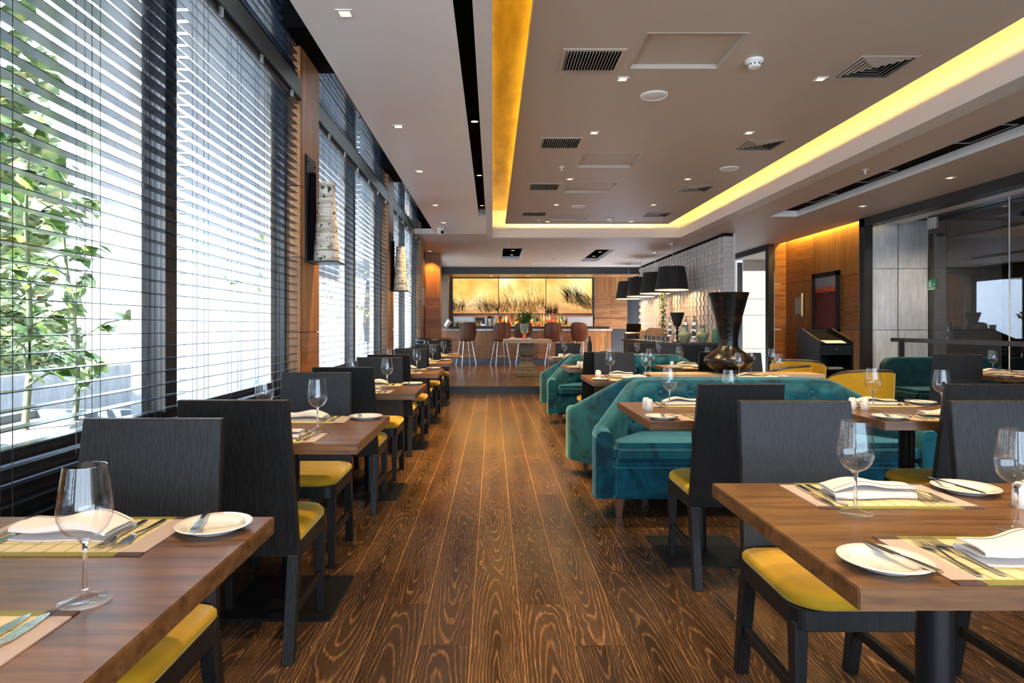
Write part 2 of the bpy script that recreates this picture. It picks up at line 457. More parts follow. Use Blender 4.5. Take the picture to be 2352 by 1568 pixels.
class G:
    def __init__(s):
        s.v = []
        s.f = []

    def add(s, vs, fs):
        o = len(s.v)
        s.v += [tuple(p) for p in vs]
        s.f += [tuple(i + o for i in f) for f in fs]
        return s

    def box(s, x0, x1, y0, y1, z0, z1):
        v = [(x0, y0, z0), (x1, y0, z0), (x1, y1, z0), (x0, y1, z0), (x0, y0, z1), (x1, y0, z1), (x1, y1, z1), (x0, y1, z1)]
        return s.add(v, [(0, 3, 2, 1), (4, 5, 6, 7), (0, 1, 5, 4), (1, 2, 6, 5), (2, 3, 7, 6), (3, 0, 4, 7)])

    def hexa(s, b, t):
        """bottom quad b and top quad t (ccw from above)"""
        return s.add(list(b) + list(t), [(0, 3, 2, 1), (4, 5, 6, 7), (0, 1, 5, 4), (1, 2, 6, 5), (2, 3, 7, 6), (3, 0, 4, 7)])

    def lathe(s, prof, seg=24, cx=0, cy=0, cz=0, closed=False):
        o = []
        n = len(prof)
        for k in range(seg):
            a = 2 * pi * k / seg
            for r, z in prof:
                o.append((cx + r * cos(a), cy + r * sin(a), cz + z))
        f = []
        for k in range(seg):
            k2 = (k + 1) % seg
            for j in range(n if closed else n - 1):
                j2 = (j + 1) % n
                f.append((k * n + j, k2 * n + j, k2 * n + j2, k * n + j2))
        return s.add(o, f)

    def rings(s, rs, cap=True, loop=True):
        """loft a list of equally long point rings"""
        n = len(rs[0])
        v = [p for r in rs for p in r]
        f = []
        for i in range(len(rs) - 1):
            for j in range(n if loop else n - 1):
                j2 = (j + 1) % n
                f.append((i * n + j, i * n + j2, (i + 1) * n + j2, (i + 1) * n + j))
        if cap:
            f.append(tuple(range(n))[::-1])
            f.append(tuple((len(rs) - 1) * n + j for j in range(n)))
        return s.add(v, f)

    def tube(s, path, r, seg=8, cap=True):
        path = [Vector(p) for p in path]
        rs = []
        for i, p in enumerate(path):
            d = (path[min(i + 1, len(path) - 1)] - path[max(i - 1, 0)]).normalized()
            u = d.cross(Vector((0, 0, 1)))
            if u.length < 1e-4:
                u = d.cross(Vector((0, 1, 0)))
            u.normalize()
            w_ = d.cross(u)
            rr = r[i] if isinstance(r, (list, tuple)) else r
            rs.append([tuple(p + u * (rr * cos(2 * pi * k / seg)) + w_ * (rr * sin(2 * pi * k / seg))) for k in range(seg)])
        return s.rings(rs, cap)

    def prism(s, poly, axis, a, b):
        """extrude a 2-d polygon along an axis; poly in the two other axes (cyclic order)"""
        def pt(u, v, t):
            return {'x': (t, u, v), 'y': (u, t, v), 'z': (u, v, t)}[axis]
        n = len(poly)
        v = [pt(u, w_, a) for u, w_ in poly] + [pt(u, w_, b) for u, w_ in poly]
        f = [tuple(range(n))[::-1], tuple(range(n, 2 * n))]
        f += [(i, (i + 1) % n, n + (i + 1) % n, n + i) for i in range(n)]
        return s.add(v, f)

    def mesh(s, name, smooth=None, bevel=0.0, seg=2):
        me = bpy.data.meshes.new(name)
        me.from_pydata(s.v, [], s.f)
        bm = bmesh.new()
        bm.from_mesh(me)
        if bevel:
            bmesh.ops.bevel(bm, geom=bm.edges[:], offset=bevel, segments=seg, affect='EDGES', clamp_overlap=True)
        bmesh.ops.recalc_face_normals(bm, faces=bm.faces[:])
        bm.to_mesh(me)
        bm.free()
        if smooth is not None:
            me.shade_smooth()
            if smooth < 179:
                me.set_sharp_from_angle(angle=radians(smooth))
        return me


def ob(name, g, mat, parent=None, loc=None, rot=None, smooth=None, bevel=0.0, seg=2):
    me = g if isinstance(g, bpy.types.Mesh) else g.mesh(name, smooth, bevel, seg)
    if mat is not None and len(me.materials) == 0:
        me.materials.append(M[mat] if isinstance(mat, str) else mat)
    o = bpy.data.objects.new(name, me)
    COL.objects.link(o)
    if loc:
        o.location = loc
    if rot:
        o.rotation_euler = rot
    if parent:
        o.parent = parent
    return o


def tag(o, label=None, cat=None, group=None, kind=None):
    if label:
        o['label'] = label
    if cat:
        o['category'] = cat
    if group:
        o['group'] = group
    if kind:
        o['kind'] = kind
    return o


def empty(name, loc=(0, 0, 0), rz=0.0, label=None, cat=None, group=None, kind=None):
    o = bpy.data.objects.new(name, None)
    COL.objects.link(o)
    o.location = loc
    o.rotation_euler = (0, 0, rz)
    o.empty_display_size = 0.05
    return tag(o, label, cat, group, kind)


KIDS = {}


def kids(o):
    return [c for c in bpy.data.objects if c.parent == o]


def dup(root, loc, rz=0.0, label=None, group=None, tree=None):
    """copy a thing with parts and sub-parts; tree caches the child list"""
    r = root.copy()
    COL.objects.link(r)
    r.location = loc
    r.rotation_euler = (0, 0, rz)
    if label:
        r['label'] = label
    if group:
        r['group'] = group
    if root.name not in KIDS:
        KIDS[root.name] = [(c, kids(c)) for c in kids(root)]
    for c, gs in KIDS[root.name]:
        d = c.copy()
        COL.objects.link(d)
        d.parent = r
        for q in gs:
            e = q.copy()
            COL.objects.link(e)
            e.parent = d
    return r


def struct(name, g=None, mat=None, **kw):
    if g is None:
        return empty(name, kind='structure')
    return tag(ob(name, g, mat, **kw), kind='structure')


def B(*a):
    return G().box(*a)


def spot(loc, energy, color=(1.0, 0.70, 0.40), size=radians(95), blend=0.6, radius=0.04, d=(0, 0, -1), parent=None):
    l = bpy.data.lights.new('lamp_light', 'SPOT')
    l.energy = energy
    l.color = color
    l.spot_size = size
    l.spot_blend = blend
    l.shadow_soft_size = radius
    o = bpy.data.objects.new('lamp_light', l)
    COL.objects.link(o)
    o.location = loc
    o.rotation_euler = aim(d)
    if parent:
        o.parent = parent
    return o


NUM = 'first second third fourth fifth sixth seventh eighth ninth tenth eleventh twelfth thirteenth fourteenth fifteenth sixteenth seventeenth eighteenth nineteenth twentieth twenty-first twenty-second twenty-third twenty-fourth twenty-fifth twenty-sixth'.split()
ORD = ['nearest', 'second', 'third', 'fourth', 'fifth', 'sixth']
#PART2
# ================================================================== STRUCTURE
# ---- floors: planks are parts of the floor
PWID, PLEN = 0.195, 1.09


def plank_floor(root, cols, y0, y1, z, offs, sep, near_x, x_origin=0.016):
    gap = 0.0026
    full = B(-PWID / 2 + gap / 2, PWID / 2 - gap / 2, -PLEN / 2 + gap / 2, PLEN / 2 - gap / 2, -0.012, 0).mesh('plank')
    full.materials.append(M['floor'])
    rest = G()
    cnt = 0
    for c in cols:
        xc = x_origin + c * PWID
        ph = (offs + (c % 3) * (PLEN / 3)) % PLEN
        y = y0 - ph
        while y < y1:
            a, b = max(y, y0), min(y + PLEN, y1)
            if b - a > 0.02:
                part = (xc < near_x)
                if part and cnt < sep:
                    cnt += 1
                    if b - a > PLEN - 0.01:
                        me = full
                        o = ob('plank', me, None, root, (xc, (a + b) / 2, z))
                    else:
                        L = (b - a) / 2
                        o = ob('plank', B(-PWID / 2 + gap / 2, PWID / 2 - gap / 2, -L + gap / 2, L - gap / 2, -0.012, 0), 'floor', root, (xc, (a + b) / 2, z))
                    if (c * 7 + int(y * 3)) % 2:
                        o.rotation_euler = (0, 0, pi)
                else:
                    rest.box(xc - PWID / 2 + gap / 2, xc + PWID / 2 - gap / 2, a + gap / 2, b - gap / 2, z - 0.012, z)
            y += PLEN
    if rest.v:
        tag(ob('far_planks', rest, 'floor', root), kind='stuff')


floor = struct('floor')
ob('plank_bed', B(-1.60, 8.6, -3.3, 16.6, -0.10, -0.0025), 'seam', floor)
plank_floor(floor, range(-8, 44), -0.12, 11.40, 0.0, 0.0, 300, 3.6)
pf = struct('floor_platform')
ob('plank_bed', B(-1.60, 3.1, 11.42, 20.4, 0.0, 0.1375), 'seam', pf)
ob('riser', B(-1.58, 3.1, 11.40, 11.42, 0.0, 0.118), 'darkbeam', pf)
ob('nosing', B(-1.58, 3.1, 11.375, 11.44, 0.116, 0.142), 'darkbeam', pf, bevel=0.006)
plank_floor(pf, range(-8, 15), 11.44, 18.9, 0.14, 0.3, 200, 2.0)

# ---- ceilings
ceil = struct('ceiling')
ob('left_soffit', B(-1.057, -0.207, -3.3, 11.87, 2.9, 3.05), 'soffit', ceil)
ob('slot_backing', B(-0.207, -0.104, -3.3, 9.98, 3.02, 3.05), 'black', ceil)
ob('slot_side', B(-0.207, -0.2055, -3.3, 9.98, 2.902, 3.02), 'black', ceil)
ob('slot_side', B(-0.1055, -0.104, -3.3, 9.98, 2.902, 3.02), 'black', ceil)
ob('soffit_end', B(-0.207, -0.104, 9.98, 11.87, 2.9, 3.05), 'soffit', ceil)
ob('tray_edge_beam', B(-0.104, 0.0, -3.3, 12.24, 2.885, 3.40), 'beam', ceil)
ob('tray_edge_beam', B(3.57, 3.77, -3.3, 12.24, 2.885, 3.40), 'beam', ceil)
ob('tray_edge_beam', B(-0.104, 3.77, 12.24, 12.44, 2.885, 3.40), 'beam', ceil)
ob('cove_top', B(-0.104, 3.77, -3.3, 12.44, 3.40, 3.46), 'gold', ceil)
HATCH = ((4.17, 4.76), (7.07, 7.73), (8.52, 9.19), (10.95, 11.58))
g = G().box(0.24, 1.0, -3.3, 11.97, 3.10, 3.16).box(1.67, 3.27, -3.3, 11.97, 3.10, 3.16)
yy = -3.3
for a, b in HATCH + ((11.97, 12.5),):
    g.box(1.0, 1.67, yy, a, 3.10, 3.16)
    yy = b
ob('floating_panel', g, 'taupe', ceil)
g = G()
g.box(3.77, 4.30, -3.3, 13.35, 2.9, 3.0)
g.box(4.73, 5.93, -3.3, 13.35, 2.9, 3.0)
g.box(4.30, 4.73, 10.0, 13.35, 2.9, 3.0)
g.box(5.93, 6.30, -3.3, 10.2, 2.9, 3.0)
ob('right_ceiling', g, 'tan', ceil)
ob('slot_backing', B(4.30, 4.73, -3.3, 10.0, 2.99, 3.02), 'black', ceil)
ob('slot_side', B(4.715, 4.73, -3.3, 10.0, 2.899, 2.99), 'soffit', ceil)
ob('slot_side', B(4.30, 4.73, 9.985, 10.0, 2.899, 2.99), 'soffit', ceil)
g = G()                                       # bar ceiling with two recesses
for a in ((-1.6, 0.235, 12.44, 18.55), (0.70, 2.30, 12.44, 18.55), (2.75, 4.22, 13.35, 18.55), (2.75, 3.77, 12.44, 13.35),
          (0.235, 0.70, 12.44, 14.1), (0.235, 0.70, 16.5, 18.55), (2.30, 2.75, 12.44, 14.3), (2.30, 2.75, 16.9, 18.55),
          (-1.6, -0.104, 11.87, 12.44)):
    g.box(a[0], a[1], a[2], a[3], 2.9, 3.0)
ob('bar_ceiling', g, 'tan', ceil)
for x0, x1, y0, y1 in ((0.235, 0.70, 14.1, 16.5), (2.30, 2.75, 14.3, 16.9)):
    ob('recess_backing', G().box(x0, x1, y0, y1, 3.20, 3.22).box(x0 - 0.01, x0, y0, y1, 2.99, 3.2).box(x1, x1 + 0.01, y0, y1, 2.99, 3.2).box(x0, x1, y1, y1 + 0.01, 2.99, 3.2).box(x0, x1, y0 - 0.01, y0, 2.99, 3.2), 'black', ceil)
    ob('recess_side', G().box(x0, x1, y1 - 0.012, y1, 2.899, 2.99).box(x1 - 0.012, x1, y0, y1, 2.899, 2.99), 'soffit', ceil)
for x0, x1, y0, y1 in ((1.10, 1.70, 17.3, 17.75), (1.85, 2.45, 17.3, 17.75)):
    ob('access_frame', G().box(x0, x1, y1 - 0.03, y1, 2.892, 2.905).box(x0, x1, y0, y0 + 0.03, 2.892, 2.905)
       .box(x0, x0 + 0.03, y0, y1, 2.892, 2.905).box(x1 - 0.03, x1, y0, y1, 2.892, 2.905), 'soffit', ceil)
ob('bar_header', B(-1.5, 4.22, 18.5, 18.62, 2.70, 2.9), 'darkbeam', ceil)
ob('bar_recess_ceiling', B(-1.6, 4.3, 18.62, 19.85, 2.70, 2.8), 'woodh', ceil)
ob('corridor_ceiling', B(4.42, 9.0, 13.35, 17.2, 2.9, 3.0), 'tan', ceil)
ob('blind_pocket_ceiling', B(-1.68, -1.0, -3.3, 12.93, 3.62, 3.70), 'soffit', ceil)
ob('pocket_side', B(-1.057, -1.04, -3.3, 11.87, 3.05, 3.62), 'soffit', ceil)
ob('roof_slab', B(-1.75, 9.1, -3.5, 20.6, 3.72, 3.9), 'black', ceil)

# ---- left wall: sill wall, columns with veneer panels, dark cross beams, jambs
wl = struct('wall_left')
ob('sill_wall', B(-1.68, -1.53, -3.3, 13.5, 0, 0.735), 'frame', wl)
ob('outer_lintel', B(-1.68, -1.60, -3.3, 13.5, 3.60, 3.72), 'frame', wl)
COLS = [(-3.27, -2.76), (0.78, 1.29), (4.83, 5.34), (8.88, 9.39), (12.93, 13.44)]
for k, (y0, y1) in enumerate(COLS):
    ob('column_core', B(-1.66, -1.452, y0 + 0.01, y1 - 0.01, 0, 3.30), 'darkbeam', wl)
    zs = [(0, 1.155, 'woodh'), (1.158, 1.717, 'woodv'), (1.72, 2.25, 'woodh'), (2.253, 3.30, 'woodv')]
    for q, (z0, z1, mt) in enumerate(zs):
        ob('wood_panel', B(-1.452, -1.436, y0, y1, z0, z1 - 0.003), 'woodv' if q != 0 else 'woodh', wl)
        ob('jamb_panel', B(-1.66, -1.436, y0 - 0.012, y0 + 0.01, z0, z1 - 0.003), 'woodv', wl)
    ob('cross_beam', B(-1.66, -1.04, y0 - 0.30, y1 + 0.02, 3.302, 3.62), 'black', wl)
ob('far_column', B(-1.70, -1.22, 14.9, 15.3, 0.14, 2.9), 'darkbeam', wl)
for z0, z1, mt in ((0.14, 1.16, 'woodv'), (1.163, 1.86, 'woodh'), (1.863, 2.9, 'woodv')):
    ob('wood_panel', B(-1.70, -1.22, 14.885, 14.90, z0, z1 - 0.003), mt, wl)
    ob('wood_panel', B(-1.22, -1.205, 14.885, 15.3, z0, z1 - 0.003), mt, wl)
ob('terrace_lintel', B(-1.7, -1.55, 13.44, 18.9, 2.5, 3.7), 'darkbeam', wl)
ob('solid_return', B(-1.7, -1.55, 13.44, 14.9, 0, 2.5), 'darkbeam', wl)
ob('far_wall_wood', B(-1.7, -1.30, 18.9, 19.3, 0.1, 2.9), 'grayoak', wl)

# ---- window bays
def window(n, y0, y1, label_mull=True):
    wn = struct('window_%d' % n)
    yc = (y0 + y1) / 2
    for z in (0.735, 2.93, 3.54):
        ob('frame_rail', B(-1.60, -1.54, y0, y1, z, z + 0.07), 'frame', wn)
    for y in (y0, y1 - 0.06):
        ob('frame_stile', B(-1.60, -1.54, y, y + 0.06, 0.80, 3.60), 'frame', wn)
    ob('mullion', B(-1.61, -1.525, yc - 0.055, yc + 0.055, 0.80, 3.60), 'frame', wn)
    ob('outer_mullion', B(-1.66, -1.61, yc - 0.10, yc + 0.03, 0.80, 3.60), 'framelight', wn)
    ob('outer_stile', B(-1.66, -1.61, y1 - 0.15, y1 - 0.02, 0.80, 3.60), 'framelight', wn)
    ob('sill', B(-1.70, -1.515, y0, y1, 0.715, 0.745), 'frame', wn)
    for a, b in ((y0 + 0.06, yc - 0.055), (yc + 0.055, y1 - 0.06)):
        ob('pane', B(-1.579, -1.573, a, b, 0.805, 2.93), 'pane', wn)
        ob('pane', B(-1.579, -1.573, a, b, 3.0, 3.54), 'pane', wn)


BAYS = [(1.29, 4.83), (5.34, 8.88), (9.39, 12.93)]
for i, (a, b) in enumerate(BAYS):
    window(i + 1, a, b)
window(4, -2.76, 0.78)
w5 = struct('window_5')                               # terrace opening near the bar
for y in (15.3, 17.05, 18.83):
    ob('frame_stile', B(-1.66, -1.58, y, y + 0.07, 0.14, 2.5), 'frame', w5)
ob('pane', B(-1.625, -1.619, 15.37, 17.05, 0.14, 2.5), 'pane', w5)
ob('pane', B(-1.625, -1.619, 17.12, 18.83, 0.14, 2.5), 'pane', w5)

# ---- wall behind the camera; its unseen window is enlarged to brighten the room
wb = struct('wall_back')
ob('back_panel', G().box(-1.7, 8.7, -3.4, -3.3, 0, 0.25).box(-1.7, 8.7, -3.4, -3.3, 2.86, 3.72)
   .box(-1.7, -1.4, -3.4, -3.3, 0.25, 2.86).box(8.2, 8.7, -3.4, -3.3, 0.25, 2.86), 'soffit', wb)
w6 = struct('window_6')
for k in range(6):
    x = -1.4 + 1.908 * k
    ob('frame_stile', B(x, x + 0.06, -3.38, -3.32, 0.25, 2.86), 'frame', w6)
    if k < 5:
        ob('pane', B(x + 0.06, x + 1.908, -3.353, -3.347, 0.25, 2.86), 'pane', w6)

# ---- far wall of the bar
wf = struct('wall_far')
ob('backing', B(-1.7, 9.0, 20.3, 20.45, 0, 3.72), 'void', wf)
ob('bar_back_wall', B(-1.7, 4.3, 19.95, 20.0, 0.1, 2.8), 'darkbeam', wf)
ob('wood_panel', B(-1.46, -1.32, 19.0, 19.85, 0.14, 2.70), 'grayoak', wf)
x = 3.14
for k in range(3):
    ob('wood_panel', B(x + 0.34 * k, x + 0.34 * k + 0.325, 19.80, 19.94, 2.12, 2.695), 'woodv', wf)
    ob('wood_strip', B(x + 0.34 * k - 0.013, x + 0.34 * k - 0.002, 19.78, 19.94, 2.12, 2.695), 'oak', wf)
for z in (1.12, 1.46, 1.79):
    for k in range(2):
        ob('wood_panel', B(x + 0.51 * k, x + 0.51 * k + 0.505, 19.84, 19.94, z, z + 0.325), 'woodh', wf)
ob('steel_splash', B(-1.2, 3.10, 19.90, 19.95, 1.14, 1.52), 'brushed', wf)
ob('back_shelf', B(-1.25, 3.12, 19.45, 19.92, 1.06, 1.10), 'oak', wf)
ob('back_cabinet', B(-1.25, 3.12, 19.50, 19.92, 0.14, 1.06), 'blackwood', wf)
ob('light_ledge', B(-1.25, 3.10, 19.80, 19.95, 1.535, 1.565), 'oak', wf)

# ---- right wall: veneer panels, slot, posts, header
wr = struct('wall_right')
ob('backing', B(6.09, 6.25, 10.5, 13.6, 0, 3.25), 'darkbeam', wr)
ys = [13.32, 12.19, 11.13, 10.5]
zr = [0.0, 0.20, 1.14, 2.08, 3.2]
k = 0
for i in range(3):
    for j in range(4):
        ob('wood_panel', B(6.07, 6.09, ys[i + 1] + 0.004, ys[i] - 0.004, zr[j], zr[j + 1] - 0.006), ('woodv', 'woodh')[(i + j + (1 if i == 2 else 0)) % 2], wr)
for j in range(4):
    ob('wood_panel', B(5.84, 6.07, 13.32, 13.34, zr[j], min(zr[j + 1] - 0.006, 2.9)), 'woodh', wr)
ob('end_post', B(5.83, 5.96, 10.10, 10.24, 0, 2.9), 'darkbeam', wr)
ob('glass_header', B(5.83, 5.90, -3.3, 10.24, 2.77, 2.9), 'darkbeam', wr)
ob('header_soffit', G().box(5.90, 6.02, -3.3, 10.24, 2.77, 2.9), 'darkbeam', wr)
ob('header_soffit_light', B(6.02, 6.30, -3.3, 9.9, 2.775, 2.9), 'soffit', wr)
ob('slot_cap', B(5.90, 6.25, 10.2, 13.5, 3.25, 3.3), 'soffit', wr)
ob('slot_lip', B(5.915, 5.93, 10.2, 13.35, 2.9, 3.25), 'soffit', wr)
# concrete slabs beyond the doorway
for x0, x1 in ((5.96, 6.52), (6.53, 7.30), (7.31, 8.2)):
    for z0, z1 in ((0.0, 1.135), (1.142, 2.122), (2.129, 3.0)):
        ob('concrete_slab', B(x0, x1 - 0.006, 10.36, 10.48, z0, z1), 'concrete', wr, bevel=0.004)
ob('outer_wall', B(8.6, 8.7, -3.4, 20.4, 0, 3.72), 'void', wr)
ob('back_room_floor', B(6.3, 8.6, -3.3, 10.36, -0.05, 0.003), 'darkbeam', wr)
ob('back_room_ceiling', B(6.30, 8.6, -3.3, 10.48, 2.9, 3.0), 'void', wr)
# glass partition with door
gp = tag(empty('glass_partition', (6.25, 0, 0)), 'tall dark frameless glass partition behind the dark green sofa', 'partition')
for y0, y1 in ((7.79, 9.24), (5.6, 7.78), (3.4, 5.59), (1.2, 3.39), (-3.3, 1.19)):
    ob('glass_panel', B(-0.006, 0.006, y0, y1 - 0.006, 0.01, 2.77), 'darkpane', gp)
ob('edge_strip', B(-0.008, 0.008, 7.778, 7.790, 0.01, 2.77), 'white', gp)
ob('edge_strip', B(-0.008, 0.008, 9.234, 9.246, 0.01, 2.77), 'framelight', gp)
ob('patch_fitting', B(-0.03, 0.012, 9.06, 9.22, 2.58, 2.74), 'brushed', gp, bevel=0.004)
ob('floor_channel', B(-0.02, 0.02, -3.3, 9.24, 0.0, 0.03), 'blackmetal', gp)

# corridor doorway beside the tiled wall
dr = struct('door_1')
ob('door_post', B(5.72, 5.84, 13.35, 13.50, 0, 2.9), 'darkbeam', dr)
ob('door_head', B(5.72, 5.84, 13.50, 17.0, 2.78, 2.9), 'darkbeam', dr)
ob('corridor_wall', B(4.45, 6.46, 17.0, 17.1, 0, 2.9), 'soffit', dr)
ob('corridor_wall', B(6.46, 7.90, 16.60, 16.66, 2.63, 2.9), 'soffit', dr)
ob('corridor_wall', B(7.9, 8.0, 13.4, 17.1, 0, 2.9), 'soffit', dr)
for z0, z1 in ((0.02, 0.62), (0.63, 1.48), (1.49, 1.90), (1.91, 2.62)):
    ob('frosted_pane', B(6.46, 7.90, 16.62, 16.64, z0, z1), 'frost', dr)

# ---- tiled wall: tiles are parts
tw = struct('wall_tiled')
ob('core', B(4.225, 4.405, 11.775, 18.5, 0, 2.86), 'grout', tw)
ob('top_gap_shade', B(4.235, 4.395, 11.79, 18.5, 2.86, 2.9), 'black', tw)  # black strip paints the shade in the gap under the ceiling
ob('corner_trim', B(4.40, 4.425, 11.745, 11.80, 0, 2.9), 'white', tw)
TH, TWD = 0.0945, 0.115
side0 = B(-0.012, 0, 0.002, TWD - 0.003, 0.002, TH - 0.002).mesh('tile')
side1 = B(-0.042, 0, 0.002, TWD - 0.003, 0.002, TH - 0.002).mesh('tile')
for me in (side0, side1):
    me.materials.append(M['tile'])
rest = G()
cnt = 0
for j in range(57):
    for i in range(30):
        y = 11.775 + j * TWD + (TWD / 2 if i % 2 else 0)
        z = i * TH
        up = (i + j) % 2
        if z > 0.85 and cnt < 236 and j < 13 and z + TH < 2.87:
            cnt += 1
            ob('tile', side1 if up else side0, None, tw, (4.225, y, z))
        elif z + TH < 2.87:
            d = 0.042 if up else 0.012
            rest.box(4.225 - d, 4.225, y + 0.002, y + TWD - 0.003, z + 0.002, z + TH - 0.002)
tag(ob('far_tiles', rest, 'tile', tw), kind='stuff')
for i in range(30):
    z = i * TH
    cuts = [4.205, 4.31, 4.40] if i % 2 else [4.205, 4.255, 4.36, 4.40]
    for a, b in zip(cuts[:-1], cuts[1:]):
        ob('tile', B(a + 0.0015, b - 0.0015, 11.752, 11.775, z + 0.0015, z + TH - 0.0015), 'tile', tw)

# ================================================================== OUTSIDE
gr = struct('ground_terrace', B(-14, -1.70, -8, 40, -0.3, -0.05), 'paving')
ob('boundary_wall', B(-5.4, -5.2, 9.6, 40, -0.1, 3.4), 'whitewall')
tag(bpy.data.objects['boundary_wall'], 'tall sunlit white rendered wall outside the windows', 'wall')
lw = tag(ob('planter_wall', B(-5.6, -5.2, -6, 9.55, -0.1, 0.66), 'gardenwall'), 'low concrete garden wall outside the nearest window', 'garden wall')
for k, y in enumerate((3.0, 5.2, 7.5)):
    p = tag(ob('timber_post', B(-6.1, -5.98, y, y + 0.12, -0.1, 2.7), 'timber'),
            ['brown timber post in the garden farthest left', 'brown timber post in the middle of the garden', 'brown timber post in the garden nearest the white wall'][k], 'post', 'garden timber posts')
tag(ob('pergola_beam', B(-6.12, -5.97, -6, 8.9, 2.7, 2.86), 'timber'), 'long timber beam carried on the garden posts', 'beam')
hg = G()
for k in range(5200):
    y = random.uniform(-3, 9.0)
    z = 0.55 + abs(random.gauss(0, 0.42))
    x = -6.1 + random.uniform(-0.5, 0.45)
    a = random.uniform(0, 2 * pi)
    s_ = random.uniform(0.03, 0.075)
    u = Vector((cos(a), sin(a), random.uniform(-0.7, 0.7))) * s_
    v = Vector((-sin(a), cos(a), random.uniform(-0.9, 0.9))) * s_ * 0.5
    p = Vector((x, y, z))
    hg.add([p - u, p + v, p + u, p - v], [(0, 1, 2, 3)])
tag(ob('garden_shrubs', hg, 'hedge'), 'mixed green and golden shrubs behind the low concrete wall', 'shrubs', kind='stuff')

tg = G()
for k in range(9000):
    y = random.uniform(-8, 13.5)
    z = random.uniform(0.2, 6.5)
    x = -9.0 + random.uniform(-0.7, 0.7) + 0.5 * sin(y * 1.3) + 0.3 * sin(z * 2)
    a = random.uniform(0, 2 * pi)
    s_ = random.uniform(0.12, 0.28)
    u = Vector((cos(a), sin(a), random.uniform(-0.7, 0.7))) * s_
    v = Vector((-sin(a), cos(a), random.uniform(-0.9, 0.9))) * s_ * 0.6
    p = Vector((x, y, z))
    tg.add([p - u, p + v, p + u, p - v], [(0, 1, 2, 3)])
tag(ob('tree_screen', tg, 'hedge'), 'tall green screen of trees beyond the garden', 'trees', kind='stuff')
pl = tag(empty('window_planter', (-2.05, 2.3, 0)), 'long slate grey planter box filled with gravel outside the nearest window', 'planter')
ob('box_side', G().box(-0.33, -0.29, -1.0, 1.05, -0.05, 0.77).box(0.29, 0.33, -1.0, 1.05, -0.05, 0.77).box(-0.33, 0.33, -1.0, -0.96, -0.05, 0.77)
   .box(-0.33, 0.33, 1.01, 1.05, -0.05, 0.77), 'planter', pl)
ob('gravel', B(-0.29, 0.29, -0.96, 1.01, 0.3, 0.73), 'gravel', pl)
lg = G()
prof = [(-0.5, 0.0), (-0.32, 0.17), (-0.05, 0.23), (0.25, 0.16), (0.5, 0.0)]
L = [(u, 0.0, -0.12 * u * u) for u, w_ in prof]
lv = [(u, s_ * w_, 0.10 * w_ - 0.15 * u * u) for u, w_ in prof for s_ in (-1, 1)]
mid = [(u, 0, -0.15 * u * u) for u, w_ in prof]
lg.v = []
for k, (u, w_) in enumerate(prof):
    lg.v += [(u, -w_, 0.10 * w_ - 0.3 * u * u), (u, 0, -0.3 * u * u), (u, w_, 0.10 * w_ - 0.3 * u * u)]
for k in range(4):
    lg.f += [(3 * k, 3 * k + 1, 3 * k + 4, 3 * k + 3), (3 * k + 1, 3 * k + 2, 3 * k + 5, 3 * k + 4)]
leaf_me = lg.mesh('leaf', 60)
leaf_me.materials.append(M['leaf'])


def sapling(loc, h, nb, nl, label, lean):
    t = tag(empty('garden_sapling', loc), label, 'sapling', 'saplings in the window planter')
    pts = [(lean * (q / 6) ** 2, 0.03 * sin(q), h * q / 6) for q in range(7)]
    ob('trunk', G().tube(pts, [0.016 - 0.0017 * q for q in range(7)], 8), 'bark', t, smooth=60)
    for b in range(nb):
        z = h * (0.14 + 0.84 * b / nb)
        a = b * 2.4 + random.uniform(-0.4, 0.4)
        r = 0.42 * (1 - 0.5 * b / nb) * random.uniform(0.7, 1.1)
        base = Vector((lean * (z / h) ** 2, 0, z))
        tip = base + Vector((r * cos(a) * 0.75, r * sin(a) * 1.2, 0.28 * r + 0.04))
        midp = (base + tip) / 2 + Vector((0, 0, 0.03))
        br = ob('branch', G().tube([base, midp, tip], [0.006, 0.0045, 0.002], 5), 'bark', t)
        for q in range(nl):
            f = 0.25 + 0.8 * q / nl
            p = base.lerp(tip, min(f, 1)) + Vector((random.uniform(-.03, .03), random.uniform(-.03, .03), random.uniform(-.02, .02)))
            o = ob('leaf', leaf_me, None, br, p)
            sc_ = random.uniform(0.095, 0.15)
            o.scale = (sc_, sc_, sc_)
            o.rotation_euler = (random.uniform(-0.7, 0.7), random.uniform(0.1, 0.9), a + random.uniform(-1.3, 1.3))
    return t


sapling((-2.12, 2.92, 0.72), 1.45, 14, 9, 'taller leafy green sapling at the left of the window planter', 0.05)
sapling((-2.10, 3.24, 0.72), 1.15, 12, 9, 'shorter leafy green sapling at the right of the window planter', -0.06)
sapling((-2.20, 2.25, 0.72), 1.7, 12, 8, 'leafy green sapling at the near end of the window planter', 0.1)
# creeper beyond the second and third window
for k, (x, y, h) in enumerate(((-2.6, 7.9, 2.3), (-2.6, 11.6, 2.2))):
    t = tag(empty('garden_tree', (x, y, -0.05)), ['small loose leaved tree outside the second window', 'small loose leaved tree outside the third window'][k], 'tree')
    ob('trunk', G().tube([(0, 0, 0), (0.02, 0.03, h * 0.5), (-0.03, 0.06, h)], [0.02, 0.014, 0.006], 7), 'bark', t, smooth=60)
    for q in range(46):
        o = ob('leaf', leaf_me, None, t, (random.gauss(0, 0.22), random.gauss(0, 0.32), h * random.uniform(0.62, 1.02)))
        s_ = random.uniform(0.08, 0.14)
        o.scale = (s_, s_, s_)
        o.rotation_euler = (random.uniform(-1, 1), random.uniform(-1, 1), random.uniform(0, 6.28))
aw = tag(empty('added_sun_awning', (-1.7, 16.6, 2.62)), 'added awning keeping the sun off the terrace doors', 'awning')  # unseen awning added to block a sun patch on the bar platform
ob('canopy', B(-2.6, 0, -2.6, 2.9, 0.0, 0.06), 'parasol', aw)
